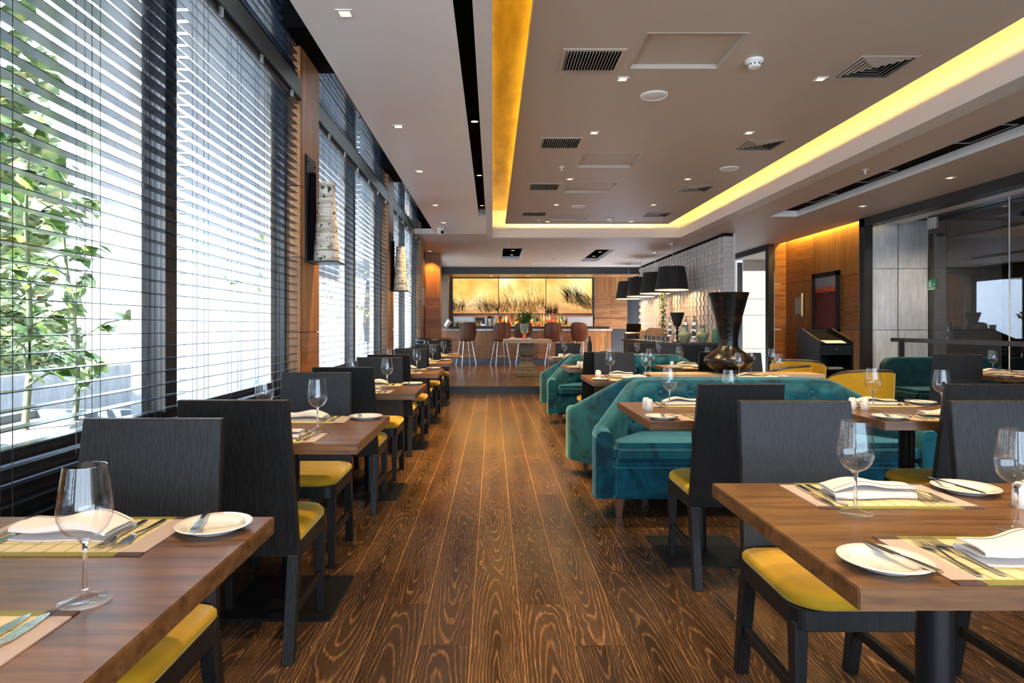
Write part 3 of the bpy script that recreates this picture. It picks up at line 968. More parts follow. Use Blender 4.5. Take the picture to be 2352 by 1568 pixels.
ob('valance', B(-2.62, -2.58, -2.6, 2.9, -0.22, 0.06), 'parasol', aw)
# closed parasol on the terrace
ps = tag(empty('terrace_parasol', (-3.4, 17.6, -0.05)), 'closed grey parasol standing on the terrace', 'parasol')
ob('pole', G().tube([(0, 0, 0), (0, 0, 2.5)], 0.025, 10), 'brushed', ps, smooth=60)
ob('folded_canopy', G().lathe([(0.02, 2.5), (0.05, 2.45), (0.10, 1.9), (0.13, 1.3), (0.10, 0.85), (0.03, 0.80)], 14), 'parasol', ps, smooth=50)
for a in (0.4, 2.5, 4.6):
    ob('stay', G().tube([(0, 0, 2.0), (0.55 * cos(a), 0.55 * sin(a), 0.02)], 0.012, 6), 'brushed', ps)
ob('base', G().lathe([(0, 0), (0.28, 0), (0.28, 0.06), (0, 0.06)], 20), 'concrete', ps)
#PART3
# ================================================================== BLINDS
bay_txt = ['nearest', 'second', 'third', 'rearmost']
PITCH = 0.057


def blind(name, y0, y1, zb, zt, label, group, nl=4, valance=True):
    t = tag(empty(name, (-1.48, (y0 + y1) / 2, 0)), label, 'blind', group)
    hl = (y1 - y0) / 2
    sm = B(-0.0265, 0.0265, -hl, hl, -0.0014, 0.0014).mesh('slat')
    sm.materials.append(M['slat'])
    z = zb + 0.04
    while z < zt - 0.03:
        ob('slat', sm, None, t, (0, random.uniform(-0.004, 0.004), z), (0, random.uniform(-0.03, 0.03), 0))
        z += PITCH
    ob('bottom_rail', B(-0.027, 0.027, -hl, hl, zb - 0.012, zb + 0.008), 'slat', t, bevel=0.003)
    ob('head_rail', B(-0.03, 0.03, -hl, hl, zt - 0.01, zt + 0.04), 'rail', t, bevel=0.003)
    for k in range(nl):
        y = -hl + 2 * hl * (k + 0.35) / nl
        g = G()
        for x in (-0.0285, 0.0285):
            g.box(x - 0.0009, x + 0.0009, y - 0.0009, y + 0.0009, zb, zt)
            g.box(x - 0.0009, x + 0.0009, y + 0.05 - 0.0009, y + 0.05 + 0.0009, zb, zt)
        ob('ladder_cord', g, 'cord', t)
    return t


for i, (a, b) in enumerate(BAYS + [(-2.76, 0.78)]):
    c = (a + b) / 2
    for q, (y0, y1) in enumerate(((a + 0.02, c - 0.004), (c + 0.03, b - 0.014))):
        sd_ = ('near', 'far')[q]
        blind('venetian_blind', y0, y1, 0.56, 2.87, 'dark glossy venetian blind on the %s half of the %s window bay' % (sd_, bay_txt[i]), 'tall venetian blinds on the window bays')
        blind('transom_blind', y0, y1, 3.08, 3.52, 'short upper blind above the %s half of the %s window bay' % (sd_, bay_txt[i]), 'short blinds above the valances')
    v = tag(empty('blind_valance', (-1.445, c, 0)), 'bronze metal valance bar across the %s window bay' % bay_txt[i], 'valance', 'blind valances')
    ob('bar', B(-0.006, 0.006, a - c, b - c - 0.012, 2.90, 3.05), 'rail', v, bevel=0.003)
    ob('lip', B(-0.008, 0.022, a - c, b - c - 0.012, 2.885, 2.90), 'blackmetal', v, bevel=0.002)
    for k in range(6):
        ob('bracket', B(0.006, 0.02, a - c + 0.3 + k * 0.6, a - c + 0.33 + k * 0.6, 2.84, 2.90), 'brushed', v)

# ================================================================== CEILING FIXTURES
def sq_light(loc, s, energy, label, group, size=95, color=(1.0, 0.73, 0.36), lit=True):
    t = tag(empty('square_downlight', loc), label, 'downlight', group)
    h = s / 2
    i_ = h * 0.66
    g = G()
    g.box(-h, h, -h, -i_, -0.005, 0.002).box(-h, h, i_, h, -0.005, 0.002).box(-h, -i_, -i_, i_, -0.005, 0.002).box(i_, h, -i_, i_, -0.005, 0.002)
    ob('trim_ring', g, 'white', t)
    ob('lamp', B(-i_, i_, -i_, i_, -0.002, 0.002), 'lamp', t)
    if lit:
        spot((0, 0, -0.02), energy * DOWN, color, radians(size), 0.7, 0.035, parent=t)
    return t


panelZ = 3.10
rowname = ['first', 'second', 'third', 'fourth', 'fifth']
for i, (y, q) in enumerate(((4.95, 0), (6.33, 1), (8.32, 2), (10.08, 3), (11.70, 4))):
    for sd_, x in (('left', 1.0), ('right', 2.52)):
        sq_light((x, y, panelZ), 0.085, 55, 'small square downlight, %s in the %s row of the taupe ceiling' % (rowname[i], sd_), 'downlights of the taupe ceiling panel')
for x in (1.0, 2.52):
    for y in (0.6, 2.8):
        sq_light((x, y, panelZ), 0.085, 55, '%s %s square downlight of the taupe ceiling above the camera' % ('rear' if y < 1 else 'front', 'left' if x < 2 else 'right'), 'downlights above the camera')
for k, y in enumerate((5.6, 7.6, 9.5)):
    t = tag(empty('slot_spotlight', (-0.155, y, 3.02)), '%s amber spotlight hidden in the narrow black slot over the aisle' % ('nearest', 'middle', 'farthest')[k], 'spotlight', 'aisle slot spotlights')
    ob('housing', G().lathe([(0.025, 0), (0.04, -0.03), (0.04, -0.045), (0.034, -0.045)], 16), 'black', t)
    ob('lamp', G().lathe([(0, -0.04), (0.034, -0.04)], 16), 'lamp', t)
    spot((0, 0, -0.05), 250 * DOWN, (1.0, 0.58, 0.12), radians(62), 0.9, 0.05, (0.06, 0, -1), parent=t)
for i, y in enumerate((3.5, 5.48, 7.07, 9.05, 10.57)):
    sq_light((-0.80, y, 2.9), 0.09, 42, 'small square downlight, %s from the camera in the light grey window soffit' % rowname[i], 'downlights of the window soffit')
sq_light((-0.80, 1.4, 2.9), 0.09, 42, 'square downlight of the window soffit above the camera', 'downlights above the camera')
for i, y in enumerate((7.38, 9.12)):
    sq_light((5.24, y, 2.9), 0.09, 40, '%s square downlight in the tan ceiling near the glass partition' % ('nearer', 'farther')[i], 'downlights by the glass partition')
sq_light((6.75, 9.1, 2.9), 0.09, 24, 'added square downlight inside the doorway brightening the concrete wall', 'downlights by the glass partition', size=150, color=(1.0, 0.88, 0.74))  # lamp added to brighten the concrete wall
sq_light((5.24, 4.9, 2.9), 0.09, 40, 'square downlight in the tan ceiling right of the frame', 'downlights above the camera')
for i, y in enumerate((5.84, 7.51, 9.35)):
    sq_light((4.40, y, 2.988), 0.07, 26, '%s spotlight in the long black ceiling slot' % ('nearest', 'middle', 'farthest')[i], 'spotlights in the black slot')
for i, y in enumerate((6.6, 8.3, 9.6)):
    fr = G().box(-0.10, 0.10, -0.30, -0.28, -0.006, 0.0).box(-0.10, 0.10, 0.28, 0.30, -0.006, 0).box(-0.10, -0.085, -0.28, 0.28, -0.006, 0).box(0.085, 0.10, -0.28, 0.28, -0.006, 0)
    tag(ob('slot_grille_frame', fr, 'brushed', None, (4.56, y - 0.6, 2.989)), '%s thin metal frame inside the long black ceiling slot' % ('nearest', 'middle', 'farthest')[i], 'grille frame', 'frames in the black slot')

# linear grilles
for i, (y0, y1) in enumerate(((4.41, 4.81), (6.48, 6.89), (8.57, 9.0), (10.7, 11.1))):
    t = tag(empty('linear_grille', (0.705, (y0 + y1) / 2, panelZ)), '%s rectangular air grille with parallel vanes in the taupe ceiling' % rowname[i], 'air grille', 'linear air grilles')
    hx, hy = 0.22, (y1 - y0) / 2
    ob('frame', G().box(-hx, hx, -hy, -hy + 0.03, -0.008, 0).box(-hx, hx, hy - 0.03, hy, -0.008, 0).box(-hx, -hx + 0.03, -hy + 0.03, hy - 0.03, -0.008, 0)
       .box(hx - 0.03, hx, -hy + 0.03, hy - 0.03, -0.008, 0), 'taupe', t)
    ob('dark_backing', B(-hx + 0.03, hx - 0.03, -hy + 0.03, hy - 0.03, -0.001, 0.001), 'black', t)
    vm = B(-0.002, 0.002, -hy + 0.03, hy - 0.03, -0.022, 0).mesh('vane')
    vm.materials.append(M['diffuser'])
    for k in range(17):
        ob('vane', vm, None, t, (-hx + 0.045 + k * 0.0217, 0, -0.001), (0, 0.5, 0))
# square diffusers
for i, (y0, y1) in enumerate(((4.53, 4.93), (6.54, 6.96), (8.66, 9.08), (10.74, 11.15))):
    t = tag(empty('square_diffuser', (2.80, (y0 + y1) / 2, panelZ)), '%s square air diffuser with nested rings in the taupe ceiling' % rowname[i], 'air diffuser', 'square air diffusers')
    ob('dark_backing', B(-0.19, 0.19, -0.19, 0.19, -0.001, 0.001), 'black', t)
    for k in range(6):
        h = 0.21 - 0.035 * k
        z0 = -0.012 + 0.0 * k
        g = G()
        for a in range(4):
            ca, sa = cos(a * pi / 2), sin(a * pi / 2)
            pts = [(-h, h, -0.004), (h, h, -0.003), (h - 0.015, h - 0.015, -0.010), (-h + 0.015, h - 0.015, -0.010)]
            v = [(p[0] * ca - p[1] * sa, p[0] * sa + p[1] * ca, p[2]) for p in pts]
            v += [(p[0], p[1], p[2] + 0.002) for p in v]
            g.add(v, [(0, 1, 2, 3), (7, 6, 5, 4), (0, 4, 5, 1), (1, 5, 6, 2), (2, 6, 7, 3), (3, 7, 4, 0)])
        ob('ring', g, 'diffuser', t)
# access panels
for i, (y0, y1) in enumerate(((4.17, 4.76), (7.07, 7.73), (8.52, 9.19), (10.95, 11.58))):
    t = tag(empty('access_panel', (1.335, (y0 + y1) / 2, panelZ)), '%s flush ceiling access panel with pale trim in the taupe ceiling' % rowname[i], 'access panel', 'ceiling access panels')
    hx, hy = 0.335, (y1 - y0) / 2
    for a in ((-hx, hx, -hy, -hy + 0.012), (-hx, hx, hy - 0.012, hy), (-hx, -hx + 0.012, -hy + 0.012, hy - 0.012), (hx - 0.012, hx, -hy + 0.012, hy - 0.012)):
        ob('trim', B(a[0], a[1], a[2], a[3], -0.003, 0.045), 'taupe', t)
    ob('hatch', B(-hx + 0.012, hx - 0.012, -hy + 0.012, hy - 0.012, 0.03, 0.045), 'taupe', t)
# speakers, smoke detectors, sprinklers, camera
for i, (x, y) in enumerate(((1.33, 5.3), (2.85, 7.75), (1.36, 10.2))):
    t = tag(empty('ceiling_speaker', (x, y, panelZ)), ['round white ceiling speaker nearest the camera', 'round white ceiling speaker near the right cove', 'round white ceiling speaker farthest from the camera'][i], 'speaker', 'ceiling speakers')
    ob('grille', G().lathe([(0, -0.012), (0.085, -0.012), (0.095, -0.008)], 32), 'speaker', t, smooth=50)
    ob('rim', G().lathe([(0.095, -0.008), (0.098, -0.014), (0.112, -0.008), (0.112, 0)], 32), 'white', t, smooth=50)
for i, (x, y, z) in enumerate(((1.87, 4.6, panelZ), (2.09, 11.4, panelZ), (1.55, 16.1, 2.9))):
    t = tag(empty('smoke_detector', (x, y, z)), ['white smoke detector nearest the camera on the taupe ceiling', 'white smoke detector at the far end of the taupe ceiling', 'white smoke detector on the bar ceiling'][i], 'smoke detector', 'smoke detectors')
    ob('base_plate', G().lathe([(0, 0), (0.062, 0), (0.062, -0.018), (0.05, -0.028)], 28), 'white', t, smooth=40)
    ob('sensor_head', G().lathe([(0.046, -0.026), (0.046, -0.045), (0.036, -0.056), (0, -0.058)], 28), 'white', t, smooth=40)
    for k in range(10):
        a = 2 * pi * k / 10
        ob('vent_slot', B(-0.006, 0.006, -0.002, 0.002, -0.004, 0.004), 'black', t, (0.046 * cos(a), 0.046 * sin(a), -0.038), (0, 0, a + pi / 2))
for i, (x, y, z) in enumerate(((0.825, 7.68, panelZ), (0.83, 11.5, panelZ), (4.05, 7.0, 2.9), (0.34, 13.3, 2.9), (2.2, 13.3, 2.9))):
    t = tag(empty('fire_sprinkler', (x, y, z)), ['small sprinkler head left of the middle access panels', 'small sprinkler head at the far end of the taupe ceiling', 'small sprinkler head left of the black ceiling slot',
            'small sprinkler head on the bar ceiling at left', 'small sprinkler head on the bar ceiling at right'][i], 'sprinkler', 'sprinkler heads')
    ob('escutcheon', G().lathe([(0, -0.006), (0.03, -0.006), (0.035, 0)], 20), 'white', t)
    ob('nozzle', G().lathe([(0.008, 0), (0.008, -0.03), (0.004, -0.045), (0.016, -0.047), (0.016, -0.05), (0, -0.05)], 12), 'white', t)
t = tag(empty('dome_camera', (-0.9, 11.2, 2.9)), 'small white dome security camera under the window soffit', 'camera')
ob('mount', G().lathe([(0, 0), (0.06, 0), (0.06, -0.02), (0.04, -0.03)], 20), 'white', t)
ob('housing', G().lathe([(0.02, -0.02), (0.055, -0.03), (0.065, -0.06), (0.055, -0.09), (0.0, -0.11)], 20), 'white', t, smooth=60)
ob('lens', G().lathe([(0, 0), (0.025, 0), (0.025, 0.015), (0, 0.015)], 16), 'black', t, (0.03, -0.05, -0.075), (radians(70), 0, 0.4))
# bar recess spots
for bx, by in ((0.47, 15.3), (2.52, 15.6)):
    for k, dy in enumerate((-0.5, 0.4)):
        t = tag(empty('recess_spotlight', (bx, by + dy, 2.985)), '%s small spotlight in the %s black recess of the bar ceiling' % (('near', 'far')[k], 'left' if bx < 1 else 'right'), 'spotlight', 'bar recess spotlights')
        ob('housing', G().lathe([(0.03, 0), (0.05, -0.04), (0.05, -0.05), (0.042, -0.05)], 16), 'blackmetal', t)
        ob('lamp', G().lathe([(0, -0.046), (0.042, -0.046)], 16), 'lamp', t)
        spot((0, 0, -0.06), 75 * DOWN, (1.0, 0.55, 0.18), radians(100), 0.8, 0.05, parent=t)
for k, x in enumerate((-0.03, 1.06, 2.26)):
    t = tag(empty('bar_downlight', (x, 19.2, 2.70)), '%s tiny downlight above the backlit grass pictures' % ('left', 'middle', 'right')[k], 'downlight', 'downlights over the pictures')
    ob('trim_ring', G().lathe([(0.04, 0), (0.055, -0.004), (0.055, 0)], 16), 'brushed', t)
    ob('lamp', G().lathe([(0, -0.002), (0.04, -0.002)], 16), 'lamp', t)
    spot((0, 0, -0.03), 45 * DOWN, (1.0, 0.55, 0.16), radians(110), 0.8, 0.05, parent=t)
t = tag(empty('column_uplight', (-1.42, 14.6, 2.9)), 'amber ceiling spotlight over the wood clad far column', 'spotlight')
ob('trim_ring', G().lathe([(0.03, 0), (0.045, -0.006), (0.045, 0)], 16), 'brushed', t)
ob('lamp', G().lathe([(0, -0.003), (0.03, -0.003)], 16), 'lamp', t)
spot((0, 0, -0.03), 45, (1.0, 0.50, 0.10), radians(80), 0.5, 0.03, (0, 0.25, -1), parent=t)

# ================================================================== BIRCH SCONCES
def sconce(y, label):
    t = tag(empty('birch_sconce', (-1.436, y, 1.70)), label, 'wall lamp', 'birch wall lamps')
    ob('back_plate', B(0, 0.015, -0.13, 0.13, 0, 0.82), 'blackmetal', t, bevel=0.004)
    for dy in (-0.09, 0.09):
        ob('screw', G().lathe([(0, 0), (0.007, 0), (0.007, 0.004), (0, 0.004)], 8), 'black', t, (0.015, dy, 0.77), (0, pi / 2, 0))
    ob('spine', B(0.015, 0.045, -0.03, 0.03, 0.0, 0.70), 'black', t, bevel=0.003)
    ob('shelf', B(0.0, 0.25, -0.13, 0.13, -0.008, 0.004), 'blackmetal', t, bevel=0.003)
    pr = []
    n = 14
    for k in range(n + 1):
        f = k / n
        pr.append((0.096 - 0.036 * f + 0.0025 * sin(f * 21), 0.085 + 0.535 * f))
    sh = ob('birch_shade', G().lathe(pr, 36), 'birch', t, (0.135, 0, 0.005), smooth=60)
    ob('shade_hem', G().lathe([(0.101, 0.0), (0.099, 0.04), (0.0965, 0.081)], 36), 'birch', t, (0.135, 0, 0.005), smooth=60)
    ob('hem_groove', G().lathe([(0.0945, 0.079), (0.0945, 0.087)], 36), 'black', t, (0.135, 0, 0.005))
    ob('shade_top', G().lathe([(0, 0.60), (0.060, 0.605)], 24), 'black', t, (0.135, 0, 0.005))
    return t


sconce(5.06, 'birch bark wall lamp on the nearest wood column')
sconce(9.13, 'birch bark wall lamp on the second wood column')
t = tag(ob('wall_light', B(-1.70 + 0.265, -1.40, 13.0, 13.35, 1.62, 1.98), 'shadein', bevel=0.006), 'small pale wall light panel on the third wood column', 'wall light')
#PART4
# ================================================================== FURNITURE PROTOTYPES
TZ = 0.75


def make_chair():
    t = tag(empty('dining_chair'), 'x', 'chair', 'black dining chairs with mustard seats')
    bk = G()
    rs = []
    for z, wd, y in ((0.36, 0.212, -0.188), (0.45, 0.209, -0.197), (0.70, 0.201, -0.230), (0.94, 0.194, -0.268)):
        rs.append([(-wd, y - 0.015, z), (wd, y - 0.015, z), (wd, y + 0.015, z), (-wd, y + 0.015, z)])
    bk.rings(rs)
    ob('backrest', bk, 'chair', t, bevel=0.003, seg=1)
    for s_ in (-1, 1):
        g = G().hexa([(s_ * 0.19 - 0.021, -0.272, 0), (s_ * 0.19 + 0.021, -0.272, 0), (s_ * 0.19 + 0.021, -0.235, 0), (s_ * 0.19 - 0.021, -0.235, 0)],
                     [(s_ * 0.191 - 0.021, -0.212, 0.37), (s_ * 0.191 + 0.021, -0.212, 0.37), (s_ * 0.191 + 0.021, -0.160, 0.37), (s_ * 0.191 - 0.021, -0.160, 0.37)])
        ob('leg', g, 'chair', t, bevel=0.003, seg=1)
        g = G().hexa([(s_ * 0.190 - 0.015, 0.150, 0), (s_ * 0.190 + 0.015, 0.150, 0), (s_ * 0.190 + 0.015, 0.180, 0), (s_ * 0.190 - 0.015, 0.180, 0)],
                     [(s_ * 0.190 - 0.021, 0.140, 0.37), (s_ * 0.190 + 0.021, 0.140, 0.37), (s_ * 0.190 + 0.021, 0.185, 0.37), (s_ * 0.190 - 0.021, 0.185, 0.37)])
        ob('leg', g, 'chair', t, bevel=0.003, seg=1)
        g = G().hexa([(s_ * 0.19 - 0.011, -0.235, 0.145), (s_ * 0.19 + 0.011, -0.235, 0.145), (s_ * 0.19 + 0.011, 0.155, 0.145), (s_ * 0.19 - 0.011, 0.155, 0.145)],
                     [(s_ * 0.19 - 0.011, -0.235, 0.180), (s_ * 0.19 + 0.011, -0.235, 0.180), (s_ * 0.19 + 0.011, 0.155, 0.180), (s_ * 0.19 - 0.011, 0.155, 0.180)])
        ob('stretcher', g, 'chair', t, bevel=0.002, seg=1)

    def outline(sx, fr, rad, ins=0.0, n=7):
        p = [(-sx + ins, -0.175 + ins * 0.3), (sx - ins, -0.175 + ins * 0.3)]
        cx, cy = sx - rad, fr - rad
        for k in range(n + 1):
            a = (pi / 2) * k / n
            p.append((cx + (rad - ins) * cos(a), cy + (rad - ins) * sin(a)))
        for k in range(n + 1):
            a = pi / 2 + (pi / 2) * k / n
            p.append((-cx + (rad - ins) * cos(a), cy + (rad - ins) * sin(a)))
        return p
    ob('seat_frame', G().rings([[(x, y, z) for x, y in outline(0.212, 0.205, 0.05)] for z in (0.352, 0.412)]), 'chair', t, bevel=0.002, seg=1)
    rs = []
    for z, ins in ((0.412, 0.004), (0.422, -0.004), (0.440, -0.003), (0.452, 0.008), (0.459, 0.03), (0.464, 0.07)):
        rs.append([(x, y, z) for x, y in outline(0.212, 0.212, 0.095, ins)])
    ob('seat_cushion', G().rings(rs), 'yellow', t, smooth=70)
    return t


chair0 = make_chair()
chair_used = []


def chair(x, y, face, label, rz=0.0):
    """face 0: sitter looks away from the camera, pi: sitter looks at it"""
    if not chair_used:
        chair_used.append(1)
        KIDS[chair0.name] = [(c, kids(c)) for c in kids(chair0)]
        chair0.location = (x, y, 0)
        chair0.rotation_euler = (0, 0, face + rz)
        chair0['label'] = label
        return chair0
    return dup(chair0, (x, y, 0), face + rz, label)


def table(cx, cy, wx, dy, label, z=TZ, posts=None, py=0.0, mat='table', group='walnut pedestal dining tables', plate=0.23):
    t = tag(empty('dining_table', (cx, cy, 0)), label, 'table', group)
    ob('table_top', B(-wx / 2, wx / 2, -dy / 2, dy / 2, z - 0.04, z), mat, t, bevel=0.0025)
    for px in (posts or (0,)):
        ob('pedestal', G().lathe([(0, 0.012), (0.038, 0.012), (0.038, z - 0.05), (0, z - 0.05)], 24), 'blackmetal', t, (px, py, 0), smooth=40)
        ob('base_plate', B(-plate, plate, -plate, plate, 0, 0.012), 'blackmetal', t, (px, py, 0), bevel=0.003)
        ob('top_bracket', B(-0.16, 0.16, -0.16, 0.16, z - 0.052, z - 0.04), 'blackmetal', t, (px, py * 0.5, 0))
    return t


# --- tableware meshes
def glass_parts():
    foot = G().lathe([(0, 0.0), (0.037, 0.0), (0.039, 0.0015), (0.037, 0.003), (0.020, 0.0065), (0.009, 0.012), (0.005, 0.020), (0, 0.020)], 32).mesh('foot', 50)
    stem = G().lathe([(0, 0.0195), (0.0048, 0.0195), (0.0037, 0.045), (0.0036, 0.080), (0.0048, 0.094), (0.009, 0.1015), (0, 0.1015)], 20).mesh('stem', 50)
    pr = [(0.0, 0.1010), (0.012, 0.1030), (0.024, 0.1095), (0.034, 0.1215), (0.0400, 0.136), (0.0412, 0.148), (0.0398, 0.167), (0.0365, 0.192), (0.0330, 0.214), (0.0318, 0.222)]
    bowl = G().lathe(pr + [(r - 0.0009 if r > 0.002 else 0, z + (0.0012 if k > 2 else 0)) for k, (r, z) in enumerate(pr[::-1])], 36).mesh('bowl', 70)
    foot.materials.append(M['glassfoot'])
    stem.materials.append(M['crystal'])
    bowl.materials.append(M['glass'])
    return foot, stem, bowl


GF, GS, GB = glass_parts()
plate_me = G().lathe([(0, 0.004), (0.048, 0.004), (0.055, 0.009), (0.060, 0.0125), (0.079, 0.0172), (0.0805, 0.0165), (0.0805, 0.0148), (0.062, 0.0095), (0.054, 0.003), (0.050, 0.0), (0.0, 0.0)], 44).mesh('plate', 45)
plate_me.materials.append(M['china'])
mat_me = B(-0.20, 0.20, -0.128, 0.128, 0, 0.0022).mesh('place_mat')
mat_me.materials.append(M['mat'])


def cutlery():
    k = G()
    rs = []
    for y, wd, z, h in ((-0.100, 0.0055, 0.0015, 0.003), (-0.095, 0.0078, 0.001, 0.0045), (-0.04, 0.0062, 0.001, 0.0045), (0.005, 0.0048, 0.001, 0.004),
                        (0.012, 0.0095, 0.0012, 0.0022), (0.060, 0.0100, 0.0012, 0.0018), (0.095, 0.0060, 0.0012, 0.0015), (0.104, 0.0012, 0.0012, 0.0012)):
        rs.append([(-wd, y, z), (wd, y, z), (wd, y, z + h), (-wd, y, z + h)])
    k.rings(rs)
    km = k.mesh('table_knife', 40)
    f = G()
    rs = []
    for y, wd, z in ((-0.098, 0.0048, 0.002), (-0.090, 0.0066, 0.001), (-0.03, 0.0040, 0.003), (0.020, 0.0030, 0.008), (0.036, 0.0060, 0.007), (0.048, 0.0115, 0.004), (0.062, 0.0115, 0.002)):
        rs.append([(-wd, y, z), (wd, y, z), (wd, y, z + 0.002), (-wd, y, z + 0.002)])
    f.rings(rs)
    for q in range(4):
        x = -0.0098 + q * 0.00653
        f.hexa([(x - 0.0016, 0.060, 0.002), (x + 0.0016, 0.060, 0.002), (x + 0.0009, 0.100, 0.006), (x - 0.0009, 0.100, 0.006)],
               [(x - 0.0016, 0.060, 0.0038), (x + 0.0016, 0.060, 0.0038), (x + 0.0009, 0.100, 0.0074), (x - 0.0009, 0.100, 0.0074)])
    fm = f.mesh('table_fork', 40)
    km.materials.append(M['steel'])
    fm.materials.append(M['steel'])
    return km, fm


KM, FM = cutlery()


def napkin_mesh():
    prof = [(-0.052, 0.0015), (0.048, 0.0015), (0.056, 0.004), (0.058, 0.0085), (0.054, 0.0125), (0.030, 0.0130), (-0.040, 0.0135), (-0.050, 0.0165), (-0.047, 0.0205), (-0.02, 0.0235), (0.046, 0.0225)]
    th = 0.0026
    pts = [Vector((0, a, b)) for a, b in prof]
    up, dn = [], []
    for i, p in enumerate(pts):
        d = (pts[min(i + 1, len(pts) - 1)] - pts[max(i - 1, 0)]).normalized()
        nrm = Vector((0, -d.z, d.y)) * (th / 2)
        up.append(p + nrm)
        dn.append(p - nrm)
    sec = up + dn[::-1]
    rs = []
    n = 13
    for k in range(n):
        f = -1 + 2 * k / (n - 1)
        bul = 1 + 0.55 * (1 - f * f) + 0.25 * sin(4 * f)
        rs.append([(0.105 * f + 0.08 * (p.y) * 0.5, p.y * (0.92 + 0.10 * f) + 0.006 * sin(3 * f), 0.0005 + p.z * (1 + (bul - 1) * min(1, p.z / 0.02))) for p in sec])
    m = G().rings(rs).mesh('cloth', 50)
    m.materials.append(M['linen'])
    h = G()
    for k in (0, n - 1):
        e = 0.0012 if k else -0.0012
        for part in (rs[k][7:11],):
            pass
    hem = [rs[k][10] for k in range(n)]
    h.tube([(p[0], p[1] - 0.012, p[2] + 0.0016) for p in hem], 0.0007, 5)
    hm = h.mesh('hem')
    hm.materials.append(M['stitch'])
    return m, hm


NM, NH = napkin_mesh()
SHK = G().lathe([(0, 0), (0.019, 0), (0.021, 0.004), (0.0215, 0.02), (0.0195, 0.045), (0.017, 0.058), (0.0125, 0.0635), (0, 0.0645)], 24).mesh('body', 60)
SHK.materials.append(M['china'])
SHH = G().lathe([(0, 0), (0.0022, 0), (0.0022, 0.0006), (0, 0.0006)], 8).mesh('hole')
SHH.materials.append(M['black'])


def wine_glass(x, y, z, label):
    t = tag(empty('wine_glass', (x, y, z + 0.0012), random.uniform(0, 6), label, 'wine glass', 'clear wine glasses'))
    ob('foot', GF, None, t)
    ob('stem', GS, None, t)
    ob('bowl', GB, None, t)
    return t


def shaker(x, y, z, label):
    t = empty('salt_shaker', (x, y, z), 0, label, 'shaker', 'white china shakers')
    ob('body', SHK, None, t)
    for a in (0, 2.09, 4.19):
        ob('hole', SHH, None, t, (0.006 * cos(a), 0.006 * sin(a), 0.0640))


def setting(cx, cy, hd, rz, seat, tab, full=True, nap=True, z=TZ, gx=0.14, gy=-0.065, glass=True, dx=0.0, npr=0.0):
    """one cover; local frame: diner at -y looking +y"""
    c, s_ = cos(rz), sin(rz)

    def at(x, y):
        return (cx + (x + dx) * c - y * s_, cy + (x + dx) * s_ + y * c)
    my = -(hd - 0.010 - 0.128)
    tail = '%s seat of %s' % (seat, tab)
    x, y = at(0, my)
    tag(ob('place_mat', mat_me, None, None, (x, y, z + 0.0003), (0, 0, rz)), 'woven olive place mat, ' + tail, 'place mat', 'woven place mats')
    zm = z + 0.0026
    x, y = at(-0.275, -(hd - 0.10))
    tag(ob('bread_plate', plate_me, None, None, (x, y, z + 0.0003)), 'small white bread plate, ' + tail, 'plate', 'white bread plates')
    x2, y2 = at(-0.245, -(hd - 0.10))
    o = tag(ob('butter_knife', KM, None, None, (x2, y2, z + 0.0172), (0, 0, rz + 0.22)), 'butter knife on plate, ' + tail, 'knife', 'butter knives on the plates')
    o.scale = (0.9, 0.85, 0.9)
    if full:
        for k, (nm, me, fx) in enumerate((('table_fork', FM, -0.135), ('table_fork', FM, -0.098), ('table_knife', KM, 0.130), ('table_knife', KM, 0.160))):
            x, y = at(fx, my + 0.004 * k)
            tag(ob(nm, me, None, None, (x, y, zm), (0, 0, rz + random.uniform(-0.05, 0.05))),
                '%s steel %s, %s' % (('outer', 'inner', 'inner', 'outer')[k], nm[6:], tail), nm[6:], 'steel table cutlery')
    if nap:
        x, y = at(0.015, my)
        t = empty('folded_napkin', (x, y, zm), rz + pi + npr + random.uniform(-0.12, 0.12), 'folded white linen napkin, ' + tail, 'napkin', 'folded linen napkins')
        ob('cloth', NM, None, t)
        ob('hem', NH, None, t)
    if glass:
        x, y = at(gx, gy)
        wine_glass(x, y, z, 'clear wine glass, ' + tail)


# ================================================================== LEFT ROW: six window tables
LD = 0.775
LCX = -0.89
Lfar = [1.524, 3.235, 5.06, 6.86, 8.55, 10.35]
for i, fy in enumerate(Lfar):
    cy = fy - LD / 2
    tn = 'the %s window-side table' % ORD[i]
    table(LCX, cy, 0.75, LD, 'walnut pedestal table by the window, %s from the camera' % ORD[i])
    full = i < 4
    setting(LCX, cy, LD / 2, 0, 'near', tn, full, i > 0, gx=0.185 if i == 0 else 0.14, gy=-0.085, dx=0.04 if i == 0 else 0)
    setting(LCX, cy, LD / 2, pi, 'far', tn, full, True)
    chair((-0.955, -0.99, -0.95, -0.93, -0.93, -0.93)[i], fy + (0.03, 0.135, 0.10, 0.10, 0.10, 0.10)[i], pi, 'black dining chair at far side of %s, facing camera' % tn)
    if i > 0:
        chair(-0.915 if i == 1 else -0.95, fy - LD + 0.085, 0, 'black dining chair at near side of %s, back to camera' % tn)
    if i > 1:
        shaker(LCX - 0.2, cy + 0.02, TZ, 'white china shaker on %s' % tn)

# ================================================================== RIGHT SIDE TABLES
def rtable(n, cx, y0, y1, wx, label, tab, near=True, far=True, full=True, shk=None, posts=None, z=TZ, py=0.0, plate=0.23):
    cy, d = (y0 + y1) / 2, (y1 - y0)
    table(cx, cy, wx, d, label, posts=posts, z=z, py=py, plate=plate)
    off = 0.0
    if near:
        setting(near if isinstance(near, float) else cx, cy, d / 2, 0, 'near', tab, full, z=z, npr=pi)
    if far:
        setting(far if isinstance(far, float) else cx, cy, d / 2, pi, 'far', tab, full, z=z, npr=pi)
    for k, (sx, sy) in enumerate(shk or ()):
        shaker(sx, sy, z, '%s white china shaker on %s' % (('first', 'second')[k], tab))


